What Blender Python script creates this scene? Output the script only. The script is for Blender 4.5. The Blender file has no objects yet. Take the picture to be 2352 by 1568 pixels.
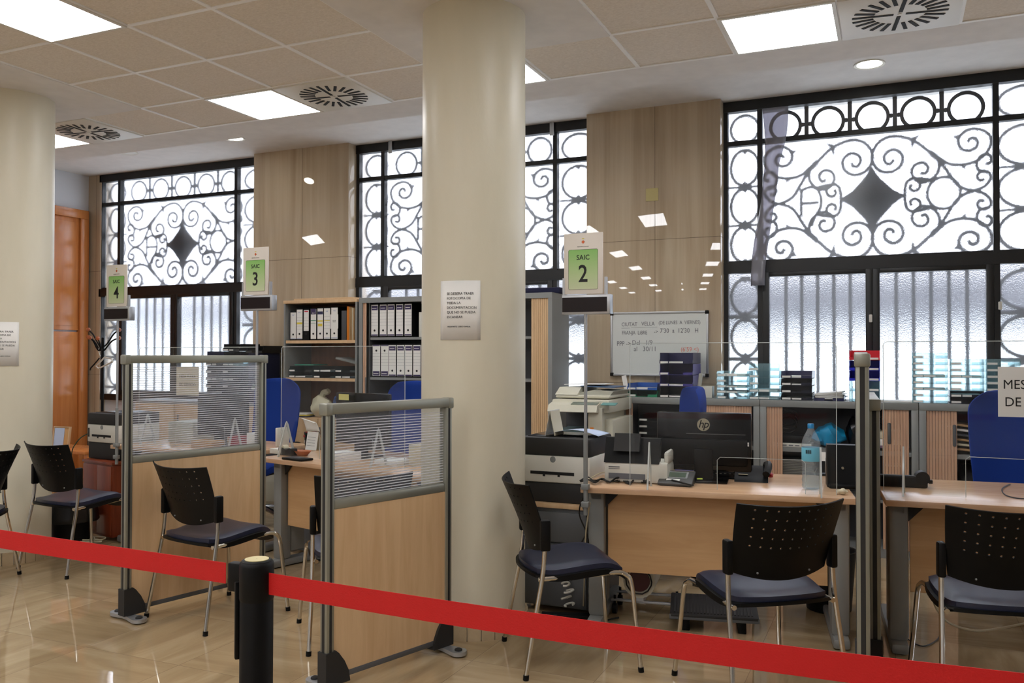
import bpy, bmesh, math, random
from mathutils import Vector, Matrix
random.seed(7)
S = bpy.context.scene
COL = S.collection
PI = math.pi

# ---------------------------------------------------------------- camera
CAM_H = 1.42
FPX = 1975.0
yaw, pitch, roll = math.radians(23.95), math.radians(.92), math.radians(.08)
fw = Vector((-math.sin(yaw)*math.cos(pitch), math.cos(yaw)*math.cos(pitch), math.sin(pitch)))
r0 = Vector((math.cos(yaw), math.sin(yaw), 0)); u0 = r0.cross(fw)
RT = math.cos(roll)*r0 + math.sin(roll)*u0
UP = -math.sin(roll)*r0 + math.cos(roll)*u0
cd = bpy.data.cameras.new('camera'); cam = bpy.data.objects.new('camera', cd); COL.objects.link(cam)
cd.sensor_width = 36; cd.lens = FPX/2352*36; cd.clip_start = .05; cd.clip_end = 200
M3 = Matrix((RT, UP, -fw)).transposed()
cam.matrix_world = Matrix.Translation((0, 0, CAM_H)) @ M3.to_4x4()
S.camera = cam

# ---------------------------------------------------------------- light
S.view_settings.view_transform = 'Standard'; S.view_settings.look = 'None'
S.view_settings.exposure = 0.62; S.view_settings.gamma = 1.0; S.view_settings.use_curve_mapping = False
w = bpy.data.worlds.new('daylight'); S.world = w; w.use_nodes = True
w.node_tree.nodes['Background'].inputs[0].default_value = (.80, .90, 1.0, 1)
w.node_tree.nodes['Background'].inputs[1].default_value = 3.0
sd = bpy.data.lights.new('sun', 'SUN'); sd.energy = 4.0; sd.angle = .3; sd.color = (1, .95, .88)
so = bpy.data.objects.new('sun', sd); COL.objects.link(so); so.rotation_euler = (math.radians(38), 0, math.radians(20))
LAMP = 10.5       # emission of the ceiling LED panels
S.cycles.use_denoising = True
S.cycles.max_bounces = 12; S.cycles.transparent_max_bounces = 24
S.cycles.transmission_bounces = 12; S.cycles.glossy_bounces = 6; S.cycles.diffuse_bounces = 5
S.cycles.sample_clamp_indirect = 8
S.cycles.caustics_refractive = True

def at(px, py, Y=None, Z=None, X=None, D=None):
    """point of the place seen at a pixel of the 2352x1568 photograph, on a given plane"""
    d = RT*(px-1176) - UP*(py-784) + fw*FPX
    if Y is not None: t = Y/d.y
    elif Z is not None: t = (Z-CAM_H)/d.z
    elif X is not None: t = X/d.x
    else: t = D/FPX
    return Vector((0, 0, CAM_H)) + d*t

# ---------------------------------------------------------------- materials
def lin(c):
    return tuple(((v/255)/12.92 if v/255 <= .04045 else ((v/255+.055)/1.055)**2.4) for v in c)
class NT:
    def __init__(s, name):
        s.m = bpy.data.materials.new(name); s.m.use_nodes = True
        s.t = s.m.node_tree; s.n = s.t.nodes; s.l = s.t.links
        s.b = s.n['Principled BSDF']; s.out = s.n['Material Output']
    def node(s, typ, **kw):
        x = s.n.new(typ)
        for k, v in kw.items(): setattr(x, k, v)
        return x
    def link(s, a, b): s.l.new(a, b)
    def coords(s, scale=(1, 1, 1), kind='Object', rot=(0, 0, 0)):
        tc = s.node('ShaderNodeTexCoord'); mp = s.node('ShaderNodeMapping')
        mp.inputs['Scale'].default_value = scale; mp.inputs['Rotation'].default_value = rot
        s.link(tc.outputs[kind], mp.inputs[0]); return mp.outputs[0]
    def noise(s, vec, scale, detail=4, rough=.55, dist=0):
        n = s.node('ShaderNodeTexNoise'); s.link(vec, n.inputs['Vector'])
        n.inputs['Scale'].default_value = scale; n.inputs['Detail'].default_value = detail
        n.inputs['Roughness'].default_value = rough; n.inputs['Distortion'].default_value = dist
        return n.outputs['Fac']
    def ramp(s, fac, stops):
        r = s.node('ShaderNodeValToRGB'); s.link(fac, r.inputs[0])
        e = r.color_ramp.elements
        while len(e) < len(stops): e.new(.5)
        for el, (p, c) in zip(e, stops): el.position = p; el.color = (*c, 1)
        return r.outputs[0]
    def bump(s, h, strength=.2, dist=.002):
        b = s.node('ShaderNodeBump'); b.inputs['Strength'].default_value = strength
        b.inputs['Distance'].default_value = dist
        s.link(h, b.inputs['Height']); s.link(b.outputs[0], s.b.inputs['Normal'])
def P(name, c, rough=.5, metal=0, spec=.5, coat=0, noise=0, nscale=8, bump=0, bscale=60):
    t = NT(name); b = t.b
    b.inputs['Base Color'].default_value = (*lin(c), 1)
    b.inputs['Roughness'].default_value = rough; b.inputs['Metallic'].default_value = metal
    b.inputs['Specular IOR Level'].default_value = spec; b.inputs['Coat Weight'].default_value = coat
    v = t.coords()
    if noise:
        f = t.noise(v, nscale)
        a = lin(tuple(max(0, x*(1-noise)) for x in c)); d = lin(tuple(min(255, x*(1+noise)) for x in c))
        t.link(t.ramp(f, [(.3, a), (.7, d)]), b.inputs['Base Color'])
    if bump: t.bump(t.noise(v, bscale, 3), bump)
    return t.m
def WOOD(name, dark, light, scale=(1.2, 1.2, 14), rough=.35, rings=False):
    t = NT(name); v = t.coords(scale)
    f = t.noise(v, 2.2, 6, .6, .6)
    c = t.ramp(f, [(.32, lin(dark)), (.68, lin(light))])
    if rings:
        wv = t.node('ShaderNodeTexWave'); wv.wave_type = 'RINGS'; wv.rings_direction = 'Y'
        t.link(t.coords((2.2, 2.2, .35)), wv.inputs['Vector'])
        wv.inputs['Scale'].default_value = 5; wv.inputs['Distortion'].default_value = 5; wv.inputs['Detail'].default_value = 2
        mx = t.node('ShaderNodeMix', data_type='RGBA', blend_type='MULTIPLY'); mx.inputs[0].default_value = .45
        t.link(c, mx.inputs[6]); t.link(t.ramp(wv.outputs['Fac'], [(.2, (.45, .38, .3)), (.8, (1, 1, 1))]), mx.inputs[7]); c = mx.outputs[2]
    t.link(c, t.b.inputs['Base Color'])
    t.b.inputs['Roughness'].default_value = rough
    return t.m
def EMIT(name, c, e):
    t = NT(name); t.b.inputs['Base Color'].default_value = (*lin(c), 1)
    t.b.inputs['Emission Color'].default_value = (*lin(c), 1); t.b.inputs['Emission Strength'].default_value = e
    return t.m
def CLEAR(name, tint=(255, 255, 255), clear=.92, rough=.05, base=None):
    t = NT(name)
    tr = t.node('ShaderNodeBsdfTransparent'); tr.inputs[0].default_value = (*lin(tint), 1)
    t.b.inputs['Base Color'].default_value = (*lin(base or tint), 1); t.b.inputs['Roughness'].default_value = rough
    mx = t.node('ShaderNodeMixShader'); mx.inputs[0].default_value = 1-clear
    t.link(tr.outputs[0], mx.inputs[1]); t.link(t.b.outputs[0], mx.inputs[2])
    # mirror-like sheen rising at grazing angles
    lw = t.node('ShaderNodeLayerWeight'); lw.inputs[0].default_value = .5
    pw = t.node('ShaderNodeMath', operation='POWER'); t.link(lw.outputs['Facing'], pw.inputs[0]); pw.inputs[1].default_value = 4
    fr = t.node('ShaderNodeMath', operation='MULTIPLY_ADD'); t.link(pw.outputs[0], fr.inputs[0]); fr.inputs[1].default_value = .6; fr.inputs[2].default_value = .012
    gl = t.node('ShaderNodeBsdfGlossy'); gl.inputs['Roughness'].default_value = rough
    m2 = t.node('ShaderNodeMixShader'); t.link(fr.outputs[0], m2.inputs[0])
    t.link(mx.outputs[0], m2.inputs[1]); t.link(gl.outputs[0], m2.inputs[2])
    t.link(m2.outputs[0], t.out.inputs[0])
    return t.m

def floor_mat():
    t = NT('polished_marble_tiles'); v = t.coords()
    # tile index -> grain direction and tone per tile
    sc = t.node('ShaderNodeVectorMath', operation='SCALE'); t.link(v, sc.inputs[0]); sc.inputs['Scale'].default_value = 1/.6
    fl = t.node('ShaderNodeVectorMath', operation='FLOOR'); t.link(sc.outputs[0], fl.inputs[0])
    wn = t.node('ShaderNodeTexWhiteNoise', noise_dimensions='3D'); t.link(fl.outputs[0], wn.inputs['Vector'])
    st1 = t.noise(t.coords((.8, 5, 1), rot=(0, 0, .12)), 1.6, 6, .55, .8)
    st2 = t.noise(t.coords((5, .8, 1), rot=(0, 0, -.1)), 1.6, 6, .55, .8)
    sp = t.node('ShaderNodeSeparateXYZ'); t.link(fl.outputs[0], sp.inputs[0])
    ad = t.node('ShaderNodeMath', operation='ADD'); t.link(sp.outputs[0], ad.inputs[0]); t.link(sp.outputs[1], ad.inputs[1])
    pp = t.node('ShaderNodeMath', operation='PINGPONG'); t.link(ad.outputs[0], pp.inputs[0]); pp.inputs[1].default_value = 1
    mx = t.node('ShaderNodeMix', data_type='FLOAT'); t.link(pp.outputs[0], mx.inputs[0]); t.link(st1, mx.inputs[2]); t.link(st2, mx.inputs[3])
    c = t.ramp(mx.outputs[0], [(.2, lin((156, 132, 100))), (.5, lin((180, 157, 122))), (.8, lin((202, 182, 148)))])
    m2 = t.node('ShaderNodeMix', data_type='RGBA', blend_type='MULTIPLY'); m2.inputs[0].default_value = 1
    t.link(c, m2.inputs[6]); t.link(t.ramp(wn.outputs['Value'], [(0, (.84, .82, .79)), (1, (1, 1, 1))]), m2.inputs[7])
    fr = t.node('ShaderNodeVectorMath', operation='FRACTION'); t.link(sc.outputs[0], fr.inputs[0])
    s2 = t.node('ShaderNodeSeparateXYZ'); t.link(fr.outputs[0], s2.inputs[0])
    def near(o):
        a = t.node('ShaderNodeMath', operation='PINGPONG'); t.link(o, a.inputs[0]); a.inputs[1].default_value = .5
        b = t.node('ShaderNodeMath', operation='LESS_THAN'); t.link(a.outputs[0], b.inputs[0]); b.inputs[1].default_value = .0025
        return b.outputs[0]
    mxx = t.node('ShaderNodeMath', operation='MAXIMUM'); t.link(near(s2.outputs[0]), mxx.inputs[0]); t.link(near(s2.outputs[1]), mxx.inputs[1])
    m3 = t.node('ShaderNodeMix', data_type='RGBA'); t.link(mxx.outputs[0], m3.inputs[0]); t.link(m2.outputs[2], m3.inputs[6])
    m3.inputs[7].default_value = (*lin((146, 124, 98)), 1)
    t.link(m3.outputs[2], t.b.inputs['Base Color'])
    t.b.inputs['Roughness'].default_value = .02; t.b.inputs['Specular IOR Level'].default_value = .95
    t.bump(t.noise(v, 3, 2), .015, .01)
    return t.m
def stone_mat():
    t = NT('travertine_panels'); v = t.coords((7, 7, .3))
    f = t.noise(v, 1.0, 6, .6, .4)
    c = t.ramp(f, [(.25, lin((166, 147, 121))), (.5, lin((190, 172, 146))), (.75, lin((208, 193, 168)))])
    f2 = t.noise(t.coords((1, 1, .6)), .8, 3)
    m2 = t.node('ShaderNodeMix', data_type='RGBA', blend_type='MULTIPLY'); m2.inputs[0].default_value = 1
    t.link(c, m2.inputs[6]); t.link(t.ramp(f2, [(.3, (.88, .86, .84)), (.7, (1, 1, 1))]), m2.inputs[7])
    t.link(m2.outputs[2], t.b.inputs['Base Color'])
    t.b.inputs['Roughness'].default_value = .018; t.b.inputs['Specular IOR Level'].default_value = .6
    return t.m
def tile_mat():
    t = NT('mineral_fibre_tile'); v = t.coords((1, 2.2, 1))
    f = t.noise(v, 60, 4, .7)
    t.link(t.ramp(f, [(.3, lin((212, 203, 190))), (.7, lin((234, 227, 216)))]), t.b.inputs['Base Color'])
    t.b.inputs['Roughness'].default_value = .9; t.b.inputs['Specular IOR Level'].default_value = .1
    t.bump(f, .3, .003); return t.m
def col_mat():
    t = NT('cream_gloss_paint'); v = t.coords((1, 1, .25))
    t.link(t.ramp(t.noise(v, 2.5, 4), [(.3, lin((206, 199, 176))), (.7, lin((219, 212, 190)))]), t.b.inputs['Base Color'])
    t.b.inputs['Roughness'].default_value = .38
    t.bump(t.noise(t.coords((1, 1, .5)), 16, 5, .6), .22, .006); return t.m
def textured_glass():
    t = NT('textured_glass')
    rf = t.node('ShaderNodeBsdfRefraction'); rf.inputs['IOR'].default_value = 1.35; rf.inputs['Roughness'].default_value = .44
    rf.inputs['Color'].default_value = (.93, .95, .99, 1)
    vo = t.node('ShaderNodeTexVoronoi'); t.link(t.coords(), vo.inputs['Vector']); vo.inputs['Scale'].default_value = 110
    bp = t.node('ShaderNodeBump'); bp.inputs['Strength'].default_value = .5; bp.inputs['Distance'].default_value = .003
    t.link(vo.outputs['Distance'], bp.inputs['Height']); t.link(bp.outputs[0], rf.inputs['Normal'])
    gl = t.node('ShaderNodeBsdfGlossy'); gl.inputs['Roughness'].default_value = .2
    mx = t.node('ShaderNodeMixShader'); mx.inputs[0].default_value = .04
    t.link(rf.outputs[0], mx.inputs[1]); t.link(gl.outputs[0], mx.inputs[2])
    tl = t.node('ShaderNodeBsdfTranslucent'); tl.inputs[0].default_value = (.9, .93, 1, 1)
    m2 = t.node('ShaderNodeMixShader'); m2.inputs[0].default_value = .10
    t.link(mx.outputs[0], m2.inputs[1]); t.link(tl.outputs[0], m2.inputs[2])
    t.link(m2.outputs[0], t.out.inputs[0]); return t.m
def green_mat():
    t = NT('green_print'); tc = t.node('ShaderNodeTexCoord'); sp = t.node('ShaderNodeSeparateXYZ')
    t.link(tc.outputs['Generated'], sp.inputs[0])
    t.link(t.ramp(sp.outputs[2], [(0, lin((200, 208, 168))), (.5, lin((172, 200, 136))), (1, lin((132, 190, 96)))]), t.b.inputs['Base Color'])
    t.b.inputs['Roughness'].default_value = .35; return t.m
def facade_mat():
    t = NT('facade_across_street'); tc = t.node('ShaderNodeTexCoord'); sp = t.node('ShaderNodeSeparateXYZ')
    t.link(tc.outputs['Object'], sp.inputs[0])
    mr = t.node('ShaderNodeMapRange'); t.link(sp.outputs[2], mr.inputs[0]); mr.inputs[1].default_value = 0; mr.inputs[2].default_value = 10
    r = t.node('ShaderNodeValToRGB'); r.color_ramp.interpolation = 'CONSTANT'; t.link(mr.outputs[0], r.inputs[0])
    e = r.color_ramp.elements
    stops = [(0, (235, 240, 245)), (.160, (34, 34, 44)), (.262, (232, 230, 235)), (.62, (226, 196, 176)), (.80, (214, 205, 196))]
    while len(e) < len(stops): e.new(.5)
    for el, (p, c) in zip(e, stops): el.position = p; el.color = (*lin(c), 1)
    t.link(r.outputs[0], t.b.inputs['Base Color']); t.b.inputs['Roughness'].default_value = .9
    return t.m

m_floor, m_stone, m_tile, m_col = floor_mat(), stone_mat(), tile_mat(), col_mat()
m_plaster = P('plaster', (222, 219, 215), .8, noise=.02)
m_white_wall = P('white_paint', (214, 216, 220), .75)
m_tbar = P('white_tbar', (240, 240, 238), .5)
m_facade = facade_mat()
m_iron = P('black_window_steel', (9, 10, 11), .45, 0, bump=.2, bscale=40)
m_grille = P('wrought_iron', (10, 11, 12), .6, .4)
m_glass = textured_glass()
m_clear = CLEAR('window_clear_glass', (240, 244, 250), .9, .02)
m_acryl = CLEAR('clear_acrylic', (253, 254, 254), .997, .02)
m_acryl_edge = CLEAR('acrylic_edge', (215, 222, 220), .35, .15, (225, 228, 224))
m_rib = CLEAR('polycarbonate_rib', (235, 238, 245), .10, .12, (238, 240, 245))
m_poly = CLEAR('polycarbonate_skin', (246, 248, 250), .88, .12, (215, 218, 224))
m_beech = WOOD('beech_laminate', (204, 168, 126), (218, 185, 143), (10, 10, .9))
m_desk = WOOD('desk_beech', (200, 160, 124), (218, 182, 146), (.9, 10, 10), .22)
m_modesty = WOOD('modesty_beech', (194, 152, 104), (210, 170, 122), (.8, 8, 8), .4)
m_tambour = WOOD('tambour_beech', (196, 154, 124), (212, 172, 142), (10, 10, .9), .5)
m_backboard = WOOD('brown_backboard', (110, 72, 48), (132, 90, 62), (8, 8, .8), .5)
m_oak = WOOD('varnished_pine', (188, 112, 56), (208, 134, 72), (6, 6, .4), .22, False)
m_mahog = WOOD('mahogany', (112, 48, 26), (140, 66, 38), (8, 8, .8), .3)
m_grey = P('grey_metal', (138, 140, 138), .45, .2)
m_dkgrey = P('dark_grey_metal', (92, 94, 96), .5, .2)
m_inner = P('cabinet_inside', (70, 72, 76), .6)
m_alu = P('champagne_aluminium', (150, 150, 138), .38, .55)
m_alu2 = P('satin_aluminium', (178, 180, 182), .35, .7)
m_chrome = P('chrome', (205, 200, 190), .14, 1)
m_black = P('black_plastic', (5, 5, 5), .5, spec=.22)
m_blackg = P('black_gloss', (5, 5, 6), .2, spec=.3)
m_soft = P('dark_rubber', (34, 33, 32), .65)
m_vinyl = P('blue_vinyl', (26, 33, 56), .36, bump=.15, bscale=30)
m_blue = P('blue_upholstery', (24, 54, 132), .85, spec=.2, bump=.3, bscale=400)
m_navyf = P('navy_fabric', (26, 28, 58), .9)
m_red = P('red_webbing', (200, 10, 8), .6, bump=.3, bscale=300)
m_paper = P('white_paper', (232, 230, 224), .7)
m_paper2 = P('cream_paper', (205, 196, 170), .7)
m_sign = P('sign_card', (222, 214, 202), .35)
m_green = green_mat()
m_ink = P('black_ink', (18, 18, 18), .6)
m_ink2 = P('marker_grey', (105, 106, 110), .6)
m_ink3 = P('marker_red', (225, 130, 115), .6)
m_led = P('led_matrix', (20, 5, 5), .35, spec=.3)
m_wb = P('whiteboard', (214, 217, 212), .18)
m_white = P('white_plastic', (214, 211, 200), .4)
m_cream = P('office_machine_cream', (208, 205, 186), .45)
m_cream2 = P('office_machine_grey', (176, 176, 162), .45)
m_orange = P('orange_card', (222, 130, 32), .6)
m_yellow = P('yellow_card', (222, 200, 70), .6)
m_tan = P('manila', (176, 140, 96), .7)
m_purple = P('purple_label', (52, 40, 84), .5)
m_trn = P('navy_tray', (20, 24, 70), .3)
m_trd = P('dark_navy_tray', (14, 16, 36), .25)
m_trv = P('violet_tray', (58, 50, 130), .35)
m_trblue = P('bright_blue_tray', (14, 28, 200), .3)
m_trred = P('red_tray', (205, 16, 40), .3)
m_trg = P('green_tray', (20, 130, 90), .35)
m_trb = P('blue_tray', (22, 84, 168), .35)
m_trk = P('black_tray', (16, 18, 20), .3)
m_trclear = CLEAR('aqua_clear_tray', (232, 244, 246), .84, .08, (198, 226, 230))
m_trsmoke = CLEAR('smoke_clear_tray', (120, 140, 140), .5, .08, (60, 76, 78))
m_petrol = P('petrol_card', (40, 120, 100), .6)
m_skyblue = P('sky_blue_bag', (30, 150, 200), .35, bump=.6, bscale=30)
m_bottle = CLEAR('clear_plastic_bottle', (246, 250, 252), .86, .05, (240, 246, 250))
m_label = P('cyan_label', (110, 190, 215), .4)
m_cap = P('blue_cap', (20, 140, 205), .35)
m_wood_knob = P('wood_knob', (170, 96, 60), .4)
m_gold = P('silver_mark', (170, 162, 140), .35, .5)
m_terra = P('terracotta_bowl', (172, 100, 60), .55)
m_mugr = P('mug_red', (170, 30, 26), .3)
m_pink = P('print_pink', (200, 90, 90), .6)
m_lcd = P('lcd_green', (84, 98, 84), .25)
m_bluepaper = P('pale_blue_paper', (190, 205, 232), .6)
m_bag = P('black_bin_bag', (12, 12, 13), .3, bump=.8, bscale=24)
m_plbag = P('cream_carrier_bag', (206, 200, 170), .45, bump=.8, bscale=20)
m_floral = P('blue_patterned_cloth', (40, 54, 84), .8, noise=.8, nscale=40)
m_darkred = P('dark_red', (70, 14, 12), .5)
m_lamp = EMIT('led_panel', (250, 251, 255), LAMP)
m_down = EMIT('downlight', (255, 250, 235), LAMP*1.4)
m_film = CLEAR('loose_film', (206, 204, 212), .45, .25, (150, 150, 158))
m_dark = P('near_black', (9, 9, 10), .7)
m_cable = P('black_cable', (12, 12, 12), .5)
m_wcable = P('beige_cable', (190, 180, 150), .5)
m_wallplate = P('yellow_plate', (190, 176, 118), .5)
m_brick = P('floor_tile_plinth', (184, 164, 132), .2, noise=.1, nscale=5)
m_slot = P('grille_slot', (16, 17, 16), .8)
m_cork = P('cork_board', (206, 160, 106), .8)
m_steelb = P('steel_base', (150, 152, 155), .25, .9)

# ---------------------------------------------------------------- mesh builder
class MB:
    def __init__(s): s.bm = bmesh.new()
    def box(s, x0, x1, y0, y1, z0, z1, bevel=0, mtx=None, seg=2):
        r = bmesh.ops.create_cube(s.bm, size=1)
        vs = r['verts']
        for v in vs:
            v.co = Vector(((x0+x1)/2+v.co.x*(x1-x0), (y0+y1)/2+v.co.y*(y1-y0), (z0+z1)/2+v.co.z*(z1-z0)))
        es = list({e for v in vs for e in v.link_edges})
        if bevel:
            rr = bmesh.ops.bevel(s.bm, geom=es, offset=bevel, segments=seg, affect='EDGES', profile=.5)
            vs = list({v for f in rr['faces'] for v in f.verts} | {v for v in vs if v.is_valid})
        if mtx is not None: bmesh.ops.transform(s.bm, matrix=mtx, verts=vs)
        return s
    def cyl(s, p0, p1, r, r1=None, seg=16):
        p0, p1 = Vector(p0), Vector(p1); d = p1-p0
        q = d.to_track_quat('Z', 'Y').to_matrix().to_4x4()
        bmesh.ops.create_cone(s.bm, cap_ends=True, cap_tris=False, segments=seg, radius1=r, radius2=r if r1 is None else r1,
                              depth=d.length, matrix=Matrix.Translation((p0+p1)/2) @ q)
        return s
    def ball(s, c, r, sc=(1, 1, 1), seg=12):
        bmesh.ops.create_uvsphere(s.bm, u_segments=seg, v_segments=max(6, seg*2//3), radius=r,
                                  matrix=Matrix.Translation(c) @ Matrix.Diagonal((*sc, 1)))
        return s
    def lathe(s, prof, c=(0, 0, 0), seg=24, cap=True):
        rings = []
        for r, z in prof:
            rings.append([s.bm.verts.new((c[0]+r*math.cos(2*PI*k/seg), c[1]+r*math.sin(2*PI*k/seg), c[2]+z)) for k in range(seg)])
        for a, b in zip(rings, rings[1:]):
            for k in range(seg): s.bm.faces.new((a[k], a[(k+1) % seg], b[(k+1) % seg], b[k]))
        if cap:
            s.bm.faces.new(list(reversed(rings[0]))); s.bm.faces.new(rings[-1])
        return s
    def tube(s, pts, r, seg=8, closed=False, taper=None):
        pts = [Vector(p) for p in pts]; n = len(pts); rings = []
        prev = None
        for i, p in enumerate(pts):
            if closed: d = pts[(i+1) % n]-pts[i-1]
            else: d = pts[min(i+1, n-1)]-pts[max(i-1, 0)]
            if d.length < 1e-9: d = Vector((0, 0, 1))
            d.normalize()
            if prev is None:
                a = Vector((0, 0, 1)) if abs(d.z) < .9 else Vector((1, 0, 0))
                u = d.cross(a).normalized()
            else:
                u = (prev - d*prev.dot(d))
                u = u.normalized() if u.length > 1e-6 else d.orthogonal().normalized()
            prev = u; v = d.cross(u)
            rr = r*(taper[i] if taper else 1)
            rings.append([s.bm.verts.new(p+(u*math.cos(2*PI*k/seg)+v*math.sin(2*PI*k/seg))*rr) for k in range(seg)])
        m = n if closed else n-1
        for i in range(m):
            a, b = rings[i], rings[(i+1) % n]
            for k in range(seg): s.bm.faces.new((a[k], a[(k+1) % seg], b[(k+1) % seg], b[k]))
        if not closed:
            s.bm.faces.new(list(reversed(rings[0]))); s.bm.faces.new(rings[-1])
        return s
    def prism(s, pts, ax, a0, a1):
        """polygon pts in the two other axes, extruded along ax ('x','y','z')"""
        def mk(p, a):
            if ax == 'x': return (a, p[0], p[1])
            if ax == 'y': return (p[0], a, p[1])
            return (p[0], p[1], a)
        A = [s.bm.verts.new(mk(p, a0)) for p in pts]; B = [s.bm.verts.new(mk(p, a1)) for p in pts]
        n = len(pts)
        for i in range(n): s.bm.faces.new((A[i], A[(i+1) % n], B[(i+1) % n], B[i]))
        s.bm.faces.new(list(reversed(A))); s.bm.faces.new(B)
        return s
    def grid(s, f, nu, nv, thick=0):
        """surface f(u,v) for u,v in 0..1; thick gives it a back along -z of the local frame via f2"""
        V = [[s.bm.verts.new(f(i/nu, j/nv)) for j in range(nv+1)] for i in range(nu+1)]
        for i in range(nu):
            for j in range(nv): s.bm.faces.new((V[i][j], V[i+1][j], V[i+1][j+1], V[i][j+1]))
        return s
    def xf(s, m): bmesh.ops.transform(s.bm, matrix=m, verts=s.bm.verts[:]); return s
    def build(s, name, mat, parent=None, smooth=True, solid=0, sub=0):
        bm = s.bm
        bmesh.ops.recalc_face_normals(bm, faces=bm.faces[:])
        if smooth:
            for f in bm.faces: f.smooth = True
            for e in bm.edges:
                if len(e.link_faces) == 2 and e.calc_face_angle(0) > .62: e.smooth = False
        me = bpy.data.meshes.new(name); bm.to_mesh(me); bm.free()
        me.materials.append(mat)
        o = bpy.data.objects.new(name, me); COL.objects.link(o)
        if parent is not None: o.parent = parent
        if solid:
            md = o.modifiers.new('thickness', 'SOLIDIFY'); md.thickness = solid; md.offset = 0
        if sub:
            md = o.modifiers.new('smooth', 'SUBSURF'); md.levels = sub; md.render_levels = sub
        return o

def thing(name, label, cat, loc=(0, 0, 0), rz=0, group=None):
    o = bpy.data.objects.new(name, None); COL.objects.link(o); o.empty_display_size = .05
    o.location = loc; o.rotation_euler = (0, 0, rz); o['label'] = label; o['category'] = cat
    if group: o['group'] = group
    return o
def tag(o, label, cat, group=None, kind=None):
    o['label'] = label; o['category'] = cat
    if group: o['group'] = group
    if kind: o['kind'] = kind
    return o
def struct(o, label=None, cat=None):
    o['kind'] = 'structure'
    if label: o['label'] = label
    if cat: o['category'] = cat
    return o
def setgroup(o, g): o['group'] = g; return o
def kids(o): return [c for c in bpy.data.objects if c.parent == o]
def copy_tree(o, parent=None):
    c = o.copy(); COL.objects.link(c)
    if parent is not None: c.parent = parent; c.matrix_parent_inverse = o.matrix_parent_inverse
    for ch in kids(o): copy_tree(ch, c)
    return c
def place(o, loc, rz=None, label=None, group=None):
    o.location = loc
    if rz is not None: o.rotation_euler = (0, 0, rz)
    if label: o['label'] = label
    if group: o['group'] = group
    return o
def text(s, size, mat, parent, loc, name='lettering', align='CENTER', rot=(PI/2, 0, 0), ex=.0004, spacing=1, shear=0, bold=0, wrap=None, line=1.0, sx=1):
    cu = bpy.data.curves.new('t', 'FONT'); cu.body = s; cu.size = size; cu.extrude = ex
    cu.align_x = align; cu.align_y = 'CENTER'; cu.space_character = spacing; cu.shear = shear; cu.offset = bold
    cu.space_line = line; cu.resolution_u = 3
    t = bpy.data.objects.new('t', cu)
    COL.objects.link(t); bpy.context.view_layer.update()
    me = bpy.data.meshes.new_from_object(t)
    bpy.data.objects.remove(t); bpy.data.curves.remove(cu)
    M = Matrix.Translation(loc) @ Matrix.Rotation(rot[2], 4, 'Z') @ Matrix.Rotation(rot[1], 4, 'Y') @ Matrix.Rotation(rot[0], 4, 'X') @ Matrix.Diagonal((sx, 1, 1, 1))
    me.transform(M)
    if wrap:
        for v in me.vertices: v.co = wrap(v.co)
    me.name = name; me.materials.clear(); me.materials.append(mat)
    o = bpy.data.objects.new(name, me); COL.objects.link(o); o.parent = parent
    return o
def smooth_pts(pts, n=6, closed=False):
    pts = [Vector(p) for p in pts]; out = []; L = len(pts)
    rng = range(L) if closed else range(L-1)
    for i in rng:
        if closed: p0, p1, p2, p3 = pts[i-1], pts[i], pts[(i+1) % L], pts[(i+2) % L]
        else: p0, p1, p2, p3 = pts[max(i-1, 0)], pts[i], pts[i+1], pts[min(i+2, L-1)]
        for k in range(n):
            t = k/n
            out.append(.5*((2*p1)+(-p0+p2)*t+(2*p0-5*p1+4*p2-p3)*t*t+(-p0+3*p1-3*p2+p3)*t**3))
    if not closed: out.append(pts[-1])
    return out

# ================================================================ ROOM
ZC = 3.24          # suspended ceiling
ZR = 3.50          # higher plaster ceiling by the windows
GX, GY = -5.063, 5.255
XL, XR_, YB = -8.59, 4.6, -5.2
struct(MB().box(XL-.3, XR_+.3, YB-.3, 7.6, -.12, 0).build('floor', m_floor), 'polished beige marble tile floor', 'floor')
# ceiling slab: tile field in front, plaster strip, step up, recess by the windows
c = MB(); c.box(XL-.3, XR_+.3, YB-.3, GY, ZC, ZC+.1); struct(c.build('ceiling', m_tile), 'suspended ceiling of tan mineral fibre tiles', 'ceiling')
c = MB(); c.box(XL-.3, XR_+.3, GY, 5.65, ZC, ZC+.4); c.box(XL-.3, XR_+.3, 5.65, 7.6, ZR, ZR+.14)
struct(c.build('trim_2', m_plaster), 'plaster ceiling strip and raised ceiling by the windows', 'ceiling')
# plaster fields round the columns
c = MB()
for i0, i1, j0, j1 in ((4, 6, 1, 4.5), (-2, 0, 1, 3), (-3, -2, 1, 3), (-6, -3, 0, 3)):
    c.box(GX+.6*i0, GX+.6*i1, GY-.6*j1, GY-.6*j0, ZC-.012, ZC)
struct(c.build('trim_3', m_plaster), 'plain plaster ceiling fields round the columns', 'ceiling')
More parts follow.
